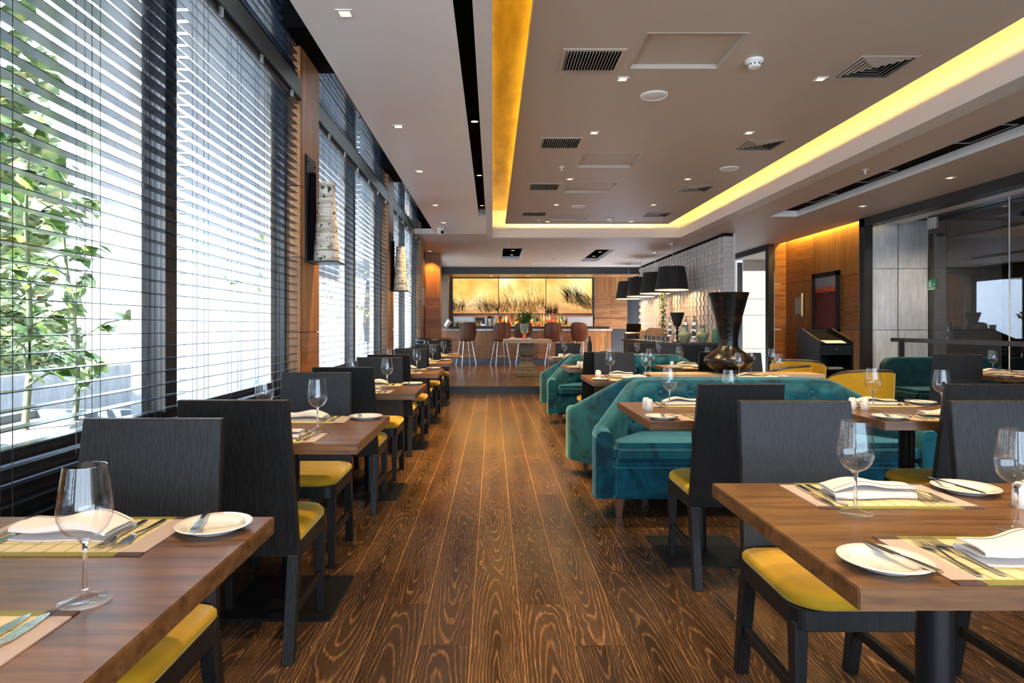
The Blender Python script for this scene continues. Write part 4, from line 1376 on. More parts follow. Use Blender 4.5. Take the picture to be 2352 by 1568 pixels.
rtable(1, 1.375, 1.108, 1.85, 1.49, 'wide walnut table at lower right, nearest the camera', 'the wide lower right table', 1.01, 1.01, shk=((1.315, 1.60), (1.365, 1.585)), posts=(-0.36, 0.39))
rtable(2, 1.10, 3.03, 3.83, 0.72, 'left walnut table in front of the nearest teal sofa', 'the left table at the nearest teal sofa', shk=((0.835, 3.43), (0.835, 3.50)))
rtable(3, 2.205, 3.03, 3.83, 0.72, 'right walnut table in front of the nearest teal sofa', 'the right table at the nearest teal sofa', shk=((1.955, 3.50), (2.00, 3.46)))
rtable(4, 1.18, 5.26, 5.98, 0.72, 'left walnut table behind the nearest pair of teal sofas', 'the left table behind the nearest teal sofas', shk=((0.93, 5.62), (0.93, 5.69)))
rtable(5, 2.25, 5.15, 5.74, 0.9, 'right walnut table behind the nearest pair of teal sofas', 'the right table behind the nearest teal sofas', full=False, py=0.14, plate=0.15)
rtable(6, 1.16, 6.80, 7.52, 0.72, 'left walnut table in front of the farther teal sofa', 'the left table at the farther teal sofa', full=False, shk=((0.95, 7.1), (0.985, 7.08)))
rtable(7, 2.24, 6.80, 7.52, 0.72, 'right walnut table in front of the farther teal sofa', 'the right table at the farther teal sofa', full=False, shk=((1.98, 7.1),))
rtable(8, 1.19, 8.97, 9.67, 0.72, 'left walnut table behind the farther teal sofas', 'the left table behind the farther teal sofas', full=False, shk=((0.95, 9.1), (0.98, 9.08)))
rtable(9, 2.25, 8.97, 9.67, 0.72, 'right walnut table behind the farther teal sofas', 'the right table behind the farther teal sofas', full=False, shk=((2.0, 9.1),))
rtable(10, 4.85, 5.65, 6.35, 0.72, 'walnut table before the dark green sofa by the glass', 'the table before the dark green sofa', full=False)

chair(1.055, 1.99, pi, 'black dining chair behind the wide lower right table, mustard seat in view')
chair(1.79, 1.99, pi, 'black dining chair at the right edge, behind the wide lower right table')
chair(1.125, 3.185, 0, 'black dining chair before the left table at the nearest teal sofa')
chair(2.245, 3.18, 0, 'black dining chair before the right table at the nearest teal sofa')
chair(1.195, 6.06, pi, 'black dining chair facing the camera behind the nearest teal sofas')
chair(1.12, 6.80, 0, 'black dining chair before the left table at the farther teal sofa')
chair(2.30, 6.82, 0, 'black dining chair left of the big black vase')
chair(2.44, 6.06, pi, 'black dining chair right of the big black vase')
chair(1.16, 9.64, pi, 'black dining chair facing the camera at the far left table')
chair(2.27, 9.64, pi, 'black dining chair facing the camera before the black buffet')
chair(4.40, 6.22, 0, 'black dining chair turned aside before the dark green sofa', -0.35)
chair(4.55, 5.36, 0, 'black dining chair at the right edge nearest the dark green sofa', 0.1)

# oak console with the black vase
cs = tag(empty('oak_console', (2.2, 5.92, 0)), 'long pale oak console table carrying the big black vase', 'console table')
ob('table_top', B(-0.78, 0.78, -0.15, 0.15, 0.735, 0.77), 'oak', cs, bevel=0.003)
for x in (-0.70, 0.70):
    for y in (-0.11, 0.11):
        ob('leg', B(x - 0.025, x + 0.025, y - 0.025, y + 0.025, 0, 0.735), 'oak', cs, bevel=0.003)
ob('apron', B(-0.70, 0.70, -0.125, -0.105, 0.66, 0.735), 'oak', cs)
vz = tag(empty('black_vase', (2.165, 5.91, 0.77)), 'large black bronze vase with bulbous base and flared neck on oak console', 'vase')
pv = [(0, 0.0), (0.085, 0.0), (0.095, 0.008), (0.16, 0.045), (0.205, 0.085), (0.220, 0.118), (0.205, 0.145), (0.150, 0.190), (0.100, 0.225), (0.084, 0.252),
      (0.083, 0.30), (0.090, 0.36), (0.104, 0.43), (0.122, 0.52), (0.143, 0.60), (0.163, 0.68), (0.180, 0.735), (0.176, 0.737), (0.13, 0.58), (0.09, 0.42), (0.07, 0.28), (0, 0.25)]
ob('body', G().lathe(pv[:10], 48), 'vase', vz, smooth=60)
ob('neck', G().lathe(pv[9:], 48), 'vase', vz, smooth=60)
# extra glasses around the vase
wine_glass(1.47, 6.0, 0.77, 'clear wine glass left on the oak console')
wine_glass(2.60, 5.98, 0.77, 'clear wine glass right on the oak console')
wine_glass(2.40, 5.98, 0.77, 'clear wine glass just right of the black vase')
#PART5
# ================================================================== SOFAS
def make_sofa(W_, mat, label, loc, rz, buttons=True, legm='legwood'):
    t = tag(empty('velvet_sofa', loc, rz), label, 'sofa')
    w_ = W_ / 2 - 0.06
    key = [(-w_, 0.0, 0.545), (-w_, 0.14, 0.560), (-w_ + 0.05, 0.215, 0.600), (-w_ + 0.16, 0.375, 0.690), (-w_ + 0.27, 0.535, 0.780), (-w_ + 0.34, 0.605, 0.818), (-w_ * 0.5, 0.615, 0.825), (0, 0.615, 0.825)]
    key += [(-x, y, h) for x, y, h in key[:-1][::-1]]
    # densify
    st = []
    for i in range(len(key) - 1):
        p0 = Vector(key[max(i - 1, 0)])
        p1, p2 = Vector(key[i]), Vector(key[i + 1])
        p3 = Vector(key[min(i + 2, len(key) - 1)])
        for q in range(4):
            u = q / 4
            st.append(0.5 * ((2 * p1) + (-p0 + p2) * u + (2 * p0 - 5 * p1 + 4 * p2 - p3) * u * u + (-p0 + 3 * p1 - 3 * p2 + p3) * u ** 3))
    st.append(Vector(key[-1]))
    T = 0.055
    rs = []
    for i, p in enumerate(st):
        d = st[min(i + 1, len(st) - 1)] - st[max(i - 1, 0)]
        d = Vector((d.x, d.y, 0)).normalized()
        nrm = Vector((d.y, -d.x, 0))        # towards the sitter
        h = p.z
        if i in (0, len(st) - 1):
            pass
        sec = []
        for off, z in ((T, 0.125), (T, h - 0.05), (T * 0.82, h - 0.018), (T * 0.4, h - 0.002), (-T * 0.4, h - 0.002), (-T * 0.82, h - 0.018), (-T, h - 0.05), (-T, 0.125)):
            sec.append(tuple(Vector((p.x, p.y, 0)) + nrm * off + Vector((0, 0, z))))
        rs.append(sec)
    ob('back_shell', G().rings(rs), mat, t, smooth=55)
    # tufted inner back with dimples
    nx, nz = 90, 18
    x0, x1 = -w_ + 0.17, w_ - 0.17

    def ends(x):
        q = max(0.0, abs(x) - (w_ - 0.36)) / 0.20
        return -0.19 * q

    def top(x):
        q = max(0.0, abs(x) - (w_ - 0.36)) / 0.20
        return 0.798 - 0.125 * q
    pts = []
    btn = []
    nb = int((x1 - x0 - 0.1) / 0.20)
    for row, z in ((0, 0.728), (1, 0.59)):
        for k in range(nb + 1):
            bx_ = x0 + 0.10 + k * (x1 - x0 - 0.20) / nb
            btn.append((bx_, z - (0.798 - top(bx_)) * 0.7))
    g = G()
    for j in range(nz + 1):
        for i in range(nx + 1):
            x = x0 + (x1 - x0) * i / nx
            z = 0.40 + (top(x) - 0.40) * j / nz
            f = min(1, (j / nz) * 4, (1 - j / nz) * 6) * min(1, i / 4, (nx - i) / 4)
            y = 0.552 - 0.062 * f - 0.02 * (1 - j / nz) + ends(x)
            for bx, bz in btn:
                y += 0.050 * math.exp(-((x - bx) ** 2 + (z - bz) ** 2) / (2 * 0.026 ** 2))
            pts.append((x, y, z))
    n1 = nx + 1
    fs = [(j * n1 + i, j * n1 + i + 1, (j + 1) * n1 + i + 1, (j + 1) * n1 + i) for j in range(nz) for i in range(nx)]
    g.add(pts, fs)
    # rim closing the cushion to the shell
    if buttons:
        bc = ob('back_cushion', g, mat, t, smooth=180)
        bm_ = G().lathe([(0, 0.012), (0.008, 0.011), (0.014, 0.006), (0.016, 0)], 14).mesh('button', 60)
        bm_.materials.append(M[mat])
        for bx, bz in btn:
            ob('button', bm_, None, bc, (bx, 0.534 - 0.02 * (1 - (bz - 0.4) / 0.4) + ends(bx), bz), (pi / 2, 0, 0))
    iw = w_ - 0.05

    def plan(e, y0):
        return [(-iw + e, y0), (iw - e, y0), (iw - e, 0.15), (iw - 0.27, 0.53), (-iw + 0.27, 0.53), (-iw + e, 0.15)]
    ob('seat_base', G().prism(plan(0.0, -0.005), 'z', 0.118, 0.338), mat, t, bevel=0.022, seg=4, smooth=60)
    ob('seat_cushion', G().prism(plan(0.002, -0.015), 'z', 0.335, 0.468), mat, t, bevel=0.040, seg=4, smooth=60)
    ob('cushion_piping', G().tube([(-iw + 0.03, -0.016, 0.437), (iw - 0.03, -0.016, 0.437)], 0.004, 6), mat, t)
    for s_ in (-1, 1):
        for y in (0.055, 0.56):
            x = s_ * (w_ - (0.10 if y < 0.3 else 0.38))
            ob('leg', G().hexa([(x - 0.016, y - 0.016, 0), (x + 0.016, y - 0.016, 0), (x + 0.016, y + 0.016, 0), (x - 0.016, y + 0.016, 0)],
                               [(x - 0.028, y - 0.028, 0.125), (x + 0.028, y - 0.028, 0.125), (x + 0.028, y + 0.028, 0.125), (x - 0.028, y + 0.028, 0.125)]), legm, t)
    return t


make_sofa(2.16, 'teal', 'teal velvet sofa with buttoned back, nearest the camera', (1.72, 4.02, 0), 0)
make_sofa(2.16, 'teal', 'teal velvet sofa back to back with the nearest one', (1.69, 5.39, 0), pi, buttons=False)
make_sofa(2.16, 'teal', 'teal velvet sofa with buttoned back, farther down the aisle', (1.76, 7.92, 0), 0)
make_sofa(2.16, 'teal', 'teal velvet sofa back to back with the farther one', (1.76, 9.29, 0), pi, buttons=False)
bs = tag(empty('velvet_bench', (5.49, 7.30, 0)), 'dark green velvet bench sofa against the glass partition', 'sofa')
pol = [(-0.70, 0.12)] + [(-0.70 + 0.13 - 0.13 * cos(a * pi / 12), 0.69 + 0.13 * sin(a * pi / 12)) for a in range(7)]
pol += [(0.70 - 0.13 + 0.13 * sin(a * pi / 12), 0.69 + 0.13 * cos(a * pi / 12)) for a in range(7)] + [(0.70, 0.12)]
ob('back_panel', G().prism(pol, 'y', 0.56, 0.70), 'teal_shaded', bs, bevel=0.02, seg=3, smooth=60)
ob('seat_base', B(-0.68, 0.68, 0.0, 0.56, 0.12, 0.33), 'teal_shaded', bs, bevel=0.02, seg=3)
ob('seat_cushion', B(-0.68, 0.68, -0.01, 0.56, 0.33, 0.47), 'teal_shaded', bs, bevel=0.04, seg=4, smooth=60)
for x in (-0.6, 0.6):
    for y in (0.06, 0.62):
        ob('leg', B(x - 0.025, x + 0.025, y - 0.025, y + 0.025, 0, 0.12), 'legwood', bs)

# yellow tub chairs
def tub(x, y, rz, label, H=0.74):
    t = empty('tub_chair', (x, y, 0), rz, label, 'armchair', 'yellow tub chairs')
    n = 28
    rs = []
    rim = []
    for k in range(n + 1):
        a = radians(-200 + 220 * k / n)
        f = abs(k / n - 0.5) * 2
        h = H - 0.14 * f ** 2.5
        ro, ri = 0.325, 0.265
        c, s_ = cos(a), sin(a)
        rs.append([(ri * c, ri * s_, 0.30), (ro * c * 0.94, ro * s_ * 0.94, 0.12), (ro * c, ro * s_, h), (ri * c, ri * s_, h)])
        rim.append((0.297 * c, 0.297 * s_, h + 0.006))
    ob('shell', G().rings(rs), 'gold_leather', t, smooth=40)
    ob('top_rim', G().tube(rim, 0.022, 8), 'darkbeam', t, smooth=60)
    ob('seat', G().lathe([(0, 0.20), (0.275, 0.20), (0.285, 0.26), (0.285, 0.38), (0.26, 0.42), (0, 0.435)], 32), 'gold_leather', t, smooth=50)
    for a in (0.8, 2.34, 3.93, 5.5):
        ob('leg', G().tube([(0.23 * cos(a), 0.23 * sin(a), 0), (0.24 * cos(a), 0.24 * sin(a), 0.21)], [0.014, 0.022], 8), 'darkbeam', t)
    return t


tub(3.84, 6.75, 0.0, 'yellow tub armchair nearest the camera, left of dark green sofa')
tub(3.86, 8.15, -0.5, 'yellow tub armchair in front of the black host stand', 0.77)
tub(3.33, 7.45, 0.6, 'yellow tub armchair right of the big black vase')

# ================================================================== HOST STAND, PAINTING, MENU, SIGN, RAIL
hs = tag(empty('host_stand', (5.02, 9.6, 0)), 'black wooden host stand with sloped top and drawer', 'host stand')
for x in (-0.235, 0.235):
    g = G().prism([(-0.20, 0.0), (0.50, 0.0), (0.50, 1.165), (0.36, 1.165), (-0.20, 0.985)], 'x', x - 0.013, x + 0.013)
    ob('side_panel', g, 'chair', hs)
ob('back_panel', B(-0.222, 0.222, 0.47, 0.495, 0, 1.15), 'chair', hs)
ob('sloped_top', G().prism([(-0.19, 0.93), (0.47, 1.10), (0.47, 1.115), (-0.19, 0.945)], 'x', -0.222, 0.222), 'black', hs)
dw = ob('drawer', B(-0.218, 0.218, -0.20, -0.18, 0.80, 0.925), 'chair', hs, bevel=0.003)
ob('knob', G().lathe([(0, 0.022), (0.010, 0.020), (0.012, 0.012), (0.006, 0.006), (0.006, 0)], 14), 'chrome', dw, (0, -0.20, 0.862), (pi / 2, 0, 0), smooth=60)
ob('shelf', B(-0.222, 0.222, -0.18, 0.47, 0.55, 0.57), 'blackwood', hs)
ob('shelf', B(-0.222, 0.222, -0.18, 0.47, 0.78, 0.798), 'blackwood', hs)
ob('floor_panel', B(-0.222, 0.222, -0.18, 0.47, 0.02, 0.04), 'blackwood', hs)
tag(ob('open_notebook', G().prism([(-0.03, 0.004), (-0.03, 0.014), (0.05, 0.034), (0.12, 0.045), (0.12, 0.038)], 'x', -0.15, 0.15), 'paper', None, (5.02, 9.445, 0.946)), 'open notebook lying on the host stand', 'notebook')
tag(ob('paper_stack', B(-0.11, 0.11, -0.09, 0.09, 0, 0.025), 'paper', None, (5.05, 9.58, 0.571), (0, 0, 0.1)), 'small stack of papers on the host stand shelf', 'papers')

pt = tag(empty('framed_painting', (6.07, 11.70, 1.62)), 'framed painting of a dark red field with orange band on the wood wall', 'painting')
hw, hh = 0.46, 0.56
ob('frame', G().box(-0.04, 0, -hw, -hw + 0.085, -hh, hh).box(-0.04, 0, hw - 0.085, hw, -hh, hh).box(-0.04, 0, -hw, hw, -hh, -hh + 0.085).box(-0.04, 0, -hw, hw, hh - 0.085, hh), 'blackwood', pt)
ob('canvas', B(-0.02, -0.004, -hw + 0.08, hw - 0.08, -hh + 0.08, hh - 0.08), 'painting', pt)

mn = tag(empty('menu_holder', (6.07, 12.72, 1.60)), 'framed menu sheet on rods fixed to the wood wall', 'menu')
ob('rod', G().tube([(-0.03, 0.15, -0.27), (-0.03, 0.15, 0.27)], 0.006, 6), 'brushed', mn)
ob('rod', G().tube([(-0.03, -0.15, -0.27), (-0.03, -0.15, 0.27)], 0.006, 6), 'brushed', mn)
ob('backing_board', B(-0.03, -0.02, -0.15, 0.15, -0.2, 0.2), 'oak', mn)
ob('menu_sheet', B(-0.033, -0.030, -0.10, 0.12, -0.15, 0.15), 'paper', mn)
for k in range(9):
    ob('text_line', B(-0.0338, -0.033, -0.07 + 0.02 * (k % 3), 0.09 - 0.015 * (k % 2), 0.12 - 0.03 * k, 0.126 - 0.03 * k), 'stitch', mn)
ob('light_bar', B(-0.06, -0.03, -0.19, -0.16, -0.2, 0.24), 'paper', mn)

sg = tag(empty('exit_sign', (6.238, 9.14, 1.79)), 'green running man exit sign on the glass door', 'sign')
ob('board', B(-0.004, 0, -0.09, 0.09, -0.075, 0.075), 'sign', sg)


def flat(name, poly, par):
    """white print: poly in (right, up) as seen by the viewer"""
    ob(name, G().prism([(-u, v) for u, v in poly], 'x', -0.0052, -0.0042), 'signw', par)


flat('running_figure', [(-0.070, 0.030), (-0.045, 0.042), (-0.025, 0.040), (-0.010, 0.018), (-0.016, 0.014), (-0.030, 0.028), (-0.034, 0.005), (-0.018, -0.012), (-0.020, -0.045), (-0.032, -0.045), (-0.034, -0.018), (-0.048, -0.010), (-0.072, -0.036), (-0.080, -0.028), (-0.056, 0.004), (-0.050, 0.026), (-0.066, 0.018)], sg)
flat('figure_head', [(-0.034 + 0.010 * cos(a * pi / 4), 0.055 + 0.010 * sin(a * pi / 4)) for a in range(8)], sg)
flat('arrow', [(0.008, 0.006), (0.034, 0.006), (0.034, -0.006 + 0.022), (0.056, 0.0), (0.034, -0.016), (0.034, -0.006), (0.008, -0.006)], sg)
flat('caption_line', [(-0.012, -0.046), (0.055, -0.046), (0.055, -0.038), (-0.012, -0.038)], sg)
flat('caption_bar', [(-0.082, -0.068), (0.055, -0.068), (0.055, -0.056), (-0.082, -0.056)], sg)

rl = tag(empty('bar_rail', (5.62, 0, 0)), 'long black wooden rail in front of the glass partition', 'rail')
ob('beam', B(-0.03, 0.03, 3.0, 9.05, 0.985, 1.038), 'darkbeam', rl, bevel=0.004)
for y in (3.3, 5.9, 8.85):
    ob('post', B(-0.025, 0.025, y - 0.025, y + 0.025, 0.0, 0.985), 'darkbeam', rl)

# ================================================================== PENDANTS
for i, y in enumerate((13.3, 14.75, 16.2, 17.65)):
    t = tag(empty('pendant_lamp', (3.70 if i == 0 else 3.72, y, 2.9)), 'black drum pendant lamp, %s from the camera over the buffet' % ORD[i], 'pendant lamp', 'black pendant lamps')
    ob('canopy', G().lathe([(0, 0), (0.065, 0), (0.065, -0.02), (0.02, -0.035), (0, -0.035)], 20), 'brushed', t, smooth=40)
    ob('cord', G().tube([(0, 0, -0.03), (0.015, 0, -0.2), (0.03 * (1 if i == 0 else -0.3), 0, -0.35), (0, 0, -0.48)], 0.006, 6), 'white', t)
    ob('shade', G().lathe([(0.34, -0.95), (0.262, -0.475), (0.02, -0.472)], 44), 'shade', t, smooth=40)
    ob('lining', G().lathe([(0.334, -0.948), (0.256, -0.48), (0.02, -0.478)], 44), 'shadein', t, smooth=40)
    ob('hem', G().lathe([(0.342, -0.955), (0.343, -0.94), (0.333, -0.94), (0.332, -0.955)], 44, closed=True), 'shadein', t)
    ob('bulb', G().lathe([(0, -0.80), (0.04, -0.78), (0.05, -0.74), (0.03, -0.68), (0.015, -0.64), (0.015, -0.5)], 16), 'lamp', t, smooth=60)
    l = bpy.data.lights.new('pendant_light', 'POINT')
    l.energy = 11 * DOWN
    l.color = (1.0, 0.62, 0.30)
    l.shadow_soft_size = 0.05
    lo = bpy.data.objects.new('pendant_light', l)
    COL.objects.link(lo)
    lo.location = (0, 0, -0.86)
    lo.parent = t

# ================================================================== BUFFET COUNTER AND ITS THINGS
bf = tag(empty('buffet_counter', (3.35, 11.5, 0)), 'black buffet counter along the tiled wall', 'counter')
ob('counter_top', G().prism([(0.0, 0.0), (0.80, 0.0), (0.80, 4.0), (-0.25, 4.0), (-0.23, 3.2), (-0.12, 1.4)], 'z', 0.86, 0.90), 'blackwood', bf, bevel=0.003)
ob('cabinet', G().prism([(0.03, 0.03), (0.78, 0.03), (0.78, 3.97), (-0.20, 3.97), (-0.18, 3.2), (-0.08, 1.4)], 'z', 0.0, 0.86), 'chair', bf)
for k in range(3):
    ob('door_panel', B(0.05 + 0.245 * k, 0.285 + 0.245 * k, 0.012, 0.03, 0.08, 0.82), 'chair', bf, bevel=0.003)
BZ = 0.90


def jar(x, y, s_, label, ears=True):
    t = tag(empty('celadon_jar', (x, y, BZ)), label, 'jar', 'celadon green jars')
    ob('body', G().lathe([(0, 0), (0.055, 0), (0.060, 0.01), (0.085, 0.06), (0.115, 0.115), (0.122, 0.145), (0.112, 0.172), (0.080, 0.195), (0.058, 0.208)], 36), 'celadon', t, smooth=60)
    ob('neck', G().lathe([(0.058, 0.208), (0.052, 0.225), (0.055, 0.235), (0.049, 0.25), (0.053, 0.26), (0.047, 0.275), (0.052, 0.29), (0.056, 0.315), (0.066, 0.325), (0.058, 0.325), (0.045, 0.30), (0.04, 0.22)], 36), 'celadon', t, smooth=60)
    t.scale = (s_, s_, s_)
    return t


jar(3.47, 11.62, 1.0, 'celadon green jar, left of the two on the buffet')
jar(3.79, 11.62, 0.96, 'celadon green jar, right of the two on the buffet')
sl = tag(empty('table_lamp', (3.47, 12.1, BZ)), 'small dark lamp with flared top behind the celadon jars', 'lamp')
ob('base', G().lathe([(0, 0), (0.09, 0), (0.09, 0.02), (0.02, 0.05), (0.02, 0.32), (0, 0.32)], 20), 'blackmetal', sl, smooth=40)
ob('flared_shade', G().lathe([(0.055, 0.30), (0.075, 0.36), (0.135, 0.555), (0.13, 0.557), (0.07, 0.36), (0.05, 0.31)], 28), 'shade', sl, smooth=50)
for k, (x, mt, tl, lb) in enumerate(((3.995, 'greenbook', 0.14, 'leaning green book standing at the end of the buffet'), (4.045, 'navybook', 0.10, 'leaning dark navy book beside the green one'))):
    t = tag(empty('book', (x, 11.60, BZ), 0), lb, 'book', 'books on the buffet')
    t.rotation_euler = (0, tl, 0)
    ob('cover', G().box(-0.024, -0.019, -0.08, 0.10, 0.004, 0.25).box(0.019, 0.024, -0.08, 0.10, 0.004, 0.25).box(-0.024, 0.024, -0.085, -0.08, 0.004, 0.25), mt, t)
    ob('pages', B(-0.018, 0.018, -0.079, 0.095, 0.008, 0.246), 'paper', t)
for k in range(6):
    y = 12.6 + k * 0.28
    x = 3.42 - 0.02 * k
    t = tag(empty('chafing_cup', (x, y, BZ)), '%s steel cup in the row on the buffet' % ORD[k], 'cup', 'row of steel cups on the buffet')
    ob('cup_body', G().lathe([(0, 0), (0.045, 0), (0.045, 0.09), (0.048, 0.10), (0.04, 0.10), (0.04, 0.01)], 20), 'chrome', t, smooth=40)
    ob('handle', G().tube([(-0.045, 0, 0.08), (-0.075, 0, 0.07), (-0.075, 0, 0.03), (-0.045, 0, 0.02)], 0.006, 6), 'blackmetal', t, smooth=60)
for k in range(4):
    y = 12.3 + k * 0.55
    t = tag(empty('juice_dispenser', (3.86, y, BZ)), '%s tall shiny metal dispenser on the buffet' % ORD[k], 'dispenser', 'shiny dispensers on the buffet')
    ob('tank', G().lathe([(0, 0), (0.075, 0), (0.08, 0.02), (0.05, 0.07), (0.055, 0.14), (0.075, 0.20), (0.06, 0.28), (0.035, 0.33), (0.045, 0.36), (0.03, 0.42), (0, 0.46)], 22), 'chrome', t, smooth=60)
    ob('tap', G().tube([(-0.06, 0, 0.16), (-0.12, 0, 0.16), (-0.12, 0, 0.12)], 0.010, 7), 'brushed', t, smooth=60)
    ob('finial', G().lathe([(0, 0.45), (0.02, 0.465), (0.015, 0.49), (0, 0.50)], 12), 'chrome', t, smooth=60)
bx = tag(empty('bread_box', (3.62, 14.7, BZ)), 'wooden domed bread box with pale lid on the buffet', 'bread box')
ob('lid', G().prism([(-0.22, 0.0), (0.22, 0.0), (0.22, 0.20), (0.20, 0.25), (-0.10, 0.27), (-0.20, 0.20)], 'y', -0.25, 0.25), 'grayoak', bx, bevel=0.006)
ob('base', B(-0.24, 0.24, -0.27, 0.27, -0.0, 0.02), 'chrome', bx)
til = tag(empty('cash_register', (3.35, 15.2, BZ)), 'dark cash register at the far end of the buffet', 'register')
ob('body', G().prism([(-0.18, 0.0), (0.18, 0.0), (0.18, 0.16), (-0.18, 0.10)], 'x', -0.2, 0.2), 'blackmetal', til, bevel=0.005)
ob('screen', B(-0.17, 0.17, 0.06, 0.09, 0.16, 0.36), 'black', til, bevel=0.006)
vn = tag(empty('climbing_plant', (3.95, 14.9, BZ)), 'tall narrow potted green plant against the tiled wall', 'plant')
ob('pot', G().lathe([(0, 0), (0.07, 0), (0.09, 0.14), (0.08, 0.14), (0.06, 0.02)], 18), 'stone', vn, smooth=40)
ob('stem', G().tube([(0, 0, 0.1), (0.01, 0.01, 0.6), (0, 0, 1.15)], 0.008, 6), 'bark', vn)
g = G()
for k in range(420):
    z = random.uniform(0.16, 1.18)
    a = random.uniform(0, 2 * pi)
    r = random.uniform(0.02, 0.10) * (1.1 - 0.25 * z)
    p = Vector((r * cos(a), r * sin(a), z))
    u = Vector((cos(a), sin(a), random.uniform(-1, 0.4))) * 0.035
    v = Vector((-sin(a), cos(a), random.uniform(-.5, .5))) * 0.016
    g.add([p - u, p + v, p + u, p - v], [(0, 1, 2, 3)])
tag(ob('foliage', g, 'plant', vn), kind='stuff')

# ================================================================== BAR
br = tag(empty('bar_counter', (0, 18.5, 0.14)), 'long wood fronted bar counter with marble top', 'bar')
ob('kick_base', B(-1.38, 3.36, 0.03, 0.6, 0, 0.13), 'planter', br)
ob('core', B(-1.44, 3.40, 0.02, 0.6, 0.13, 0.93), 'darkbeam', br)
xs = [-1.46, -1.30, -0.52, 0.02, 0.12, 0.78, 1.32, 1.9, 2.5, 2.95, 3.40]
for k in range(10):
    for z0, z1 in (((0.13, 0.50), (0.505, 0.93)) if k % 3 else ((0.13, 0.22), (0.225, 0.93))):
        ob('wood_panel', B(xs[k] + 0.002, xs[k + 1] - 0.002, 0.0, 0.02, z0, z1), 'woodv' if (k + int(z0 * 10)) % 2 else 'woodh', br)
ob('counter_top', B(-1.50, 3.44, -0.06, 0.65, 0.93, 0.985), 'marble', br, bevel=0.004)
ob('glass_rail', B(-1.50, 3.44, 0.45, 0.65, 0.985, 1.06), 'blackwood', br, bevel=0.003)

# backlit grass pictures
px = [(-1.215, 0.185), (0.205, 1.635), (1.655, 3.06)]
for k, (x0, x1) in enumerate(px):
    t = tag(empty('backlit_picture', ((x0 + x1) / 2, 19.80, 2.13)), ['left backlit picture of arching golden grasses above the bar', 'middle backlit picture of seed heads and grasses above the bar', 'right backlit picture of dark windswept grasses above the bar'][k], 'picture', 'backlit grass pictures')
    hw = (x1 - x0) / 2
    ob('light_panel', B(-hw, hw, 0, 0.03, -0.535, 0.535), 'print', t)
    fr = G().box(-hw - 0.01, hw + 0.01, -0.02, 0.03, 0.535, 0.60).box(-hw - 0.01, hw + 0.01, -0.02, 0.03, -0.58, -0.535)
    fr.box(-hw - (0.09 if k == 0 else 0.012), -hw, -0.02, 0.03, -0.58, 0.60).box(hw, hw + (0.07 if k == 2 else 0.012), -0.02, 0.03, -0.58, 0.60)
    ob('frame', fr, 'darkbeam', t)
    ob('wood_ledge', B(-hw - 0.01, hw + 0.01, -0.05, 0.03, -0.63, -0.58), 'woodh', t)
    g = G()

    def blade(x, z, dx, dz, wd, bend):
        pts = []
        for q in range(7):
            u = q / 6
            pts.append((x + dx * u + bend * u * u, z + dz * u - abs(bend) * 0.5 * u ** 3, wd * (1 - u * 0.92)))
        v, f = [], []
        for (a, b, c) in pts:
            a = max(-hw + 0.004, min(hw - 0.004, a))
            b = max(-0.53, min(0.53, b))
            v += [(a - c, -0.0015, b), (a + c, -0.0015, b)]
        for q in range(6):
            f.append((2 * q, 2 * q + 1, 2 * q + 3, 2 * q + 2))
        g.add(v, f)
    if k == 0:
        for q in range(190):
            x = random.choice((random.uniform(-hw, -hw * 0.45), random.uniform(0.1, hw), random.uniform(0.25, hw)))
            blade(x, -0.53 + random.uniform(0, 0.25), random.uniform(-0.18, 0.1), random.uniform(0.2, 0.55), 0.006, random.uniform(-0.75, 0.06))
    elif k == 1:
        for q in range(210):
            x = random.uniform(-hw, hw)
            blade(x, -0.53 + random.uniform(0, 0.3), random.uniform(-0.15, 0.15), random.uniform(0.15, 0.42), 0.006, random.uniform(-0.12, 0.12))
        for q in range(15):
            x = random.choice((random.uniform(-0.55, -0.1), random.uniform(0.15, 0.6)))
            dx = -0.12 + random.uniform(-0.12, 0.08)
            top = random.uniform(0.10, 0.45)
            blade(x, -0.2, dx, top + 0.2, 0.003, 0)
            for s_ in range(13):
                u = 1 - s_ * 0.035
                xx, zz = x + dx * u, -0.2 + (top + 0.2) * u
                e = 0.018 * (1 if s_ % 2 else -1)
                blade(xx, zz, e, 0.02, 0.008, 0)
    else:
        for q in range(330):
            u = random.uniform(0, 1)
            x = -0.12 + u * 0.84
            z = -0.14 - 0.24 * u + random.uniform(-0.08, 0.28)
            blade(x, z, random.uniform(-0.42, 0.05), random.uniform(0.15, 0.62), 0.0055, random.uniform(-0.45, 0.02))
        for q in range(100):
            blade(random.uniform(-hw, -hw + 0.35), -0.53, random.uniform(-0.05, 0.12), random.uniform(0.15, 0.42), 0.005, random.uniform(-0.1, 0.18))
    tag(ob('grass_print', g, 'blade', t), kind='stuff')

# bottles on the back bar
cols = [((0.30, 0.13, 0.03), 'amber'), ((0.75, 0.72, 0.66), 'clear'), ((0.05, 0.20, 0.05), 'green'), ((0.45, 0.05, 0.03), 'red'), ((0.55, 0.34, 0.06), 'golden'), ((0.03, 0.02, 0.02), 'dark')]
bms = []
for c, nm in cols:
    mt = P(nm + '_bottle_glass', c, 0.08)
    a = G().lathe([(0, 0), (0.036, 0), (0.038, 0.005), (0.038, 0.17), (0.030, 0.20), (0.014, 0.23), (0.013, 0.285), (0.015, 0.29), (0, 0.29)], 12).mesh('glass_body', 50)
    a.materials.append(mt)
    bms.append((a, nm))
lab = G().lathe([(0.0386, 0.05), (0.0386, 0.13)], 12).mesh('paper_label', 60)
lab.materials.append(M['paper'])
capm = G().lathe([(0.0155, 0.275), (0.0155, 0.305), (0, 0.305)], 10).mesh('cap', 40)
capm.materials.append(M['brushed'])
xs = [0.37 + 0.0 * k for k in range(1)]
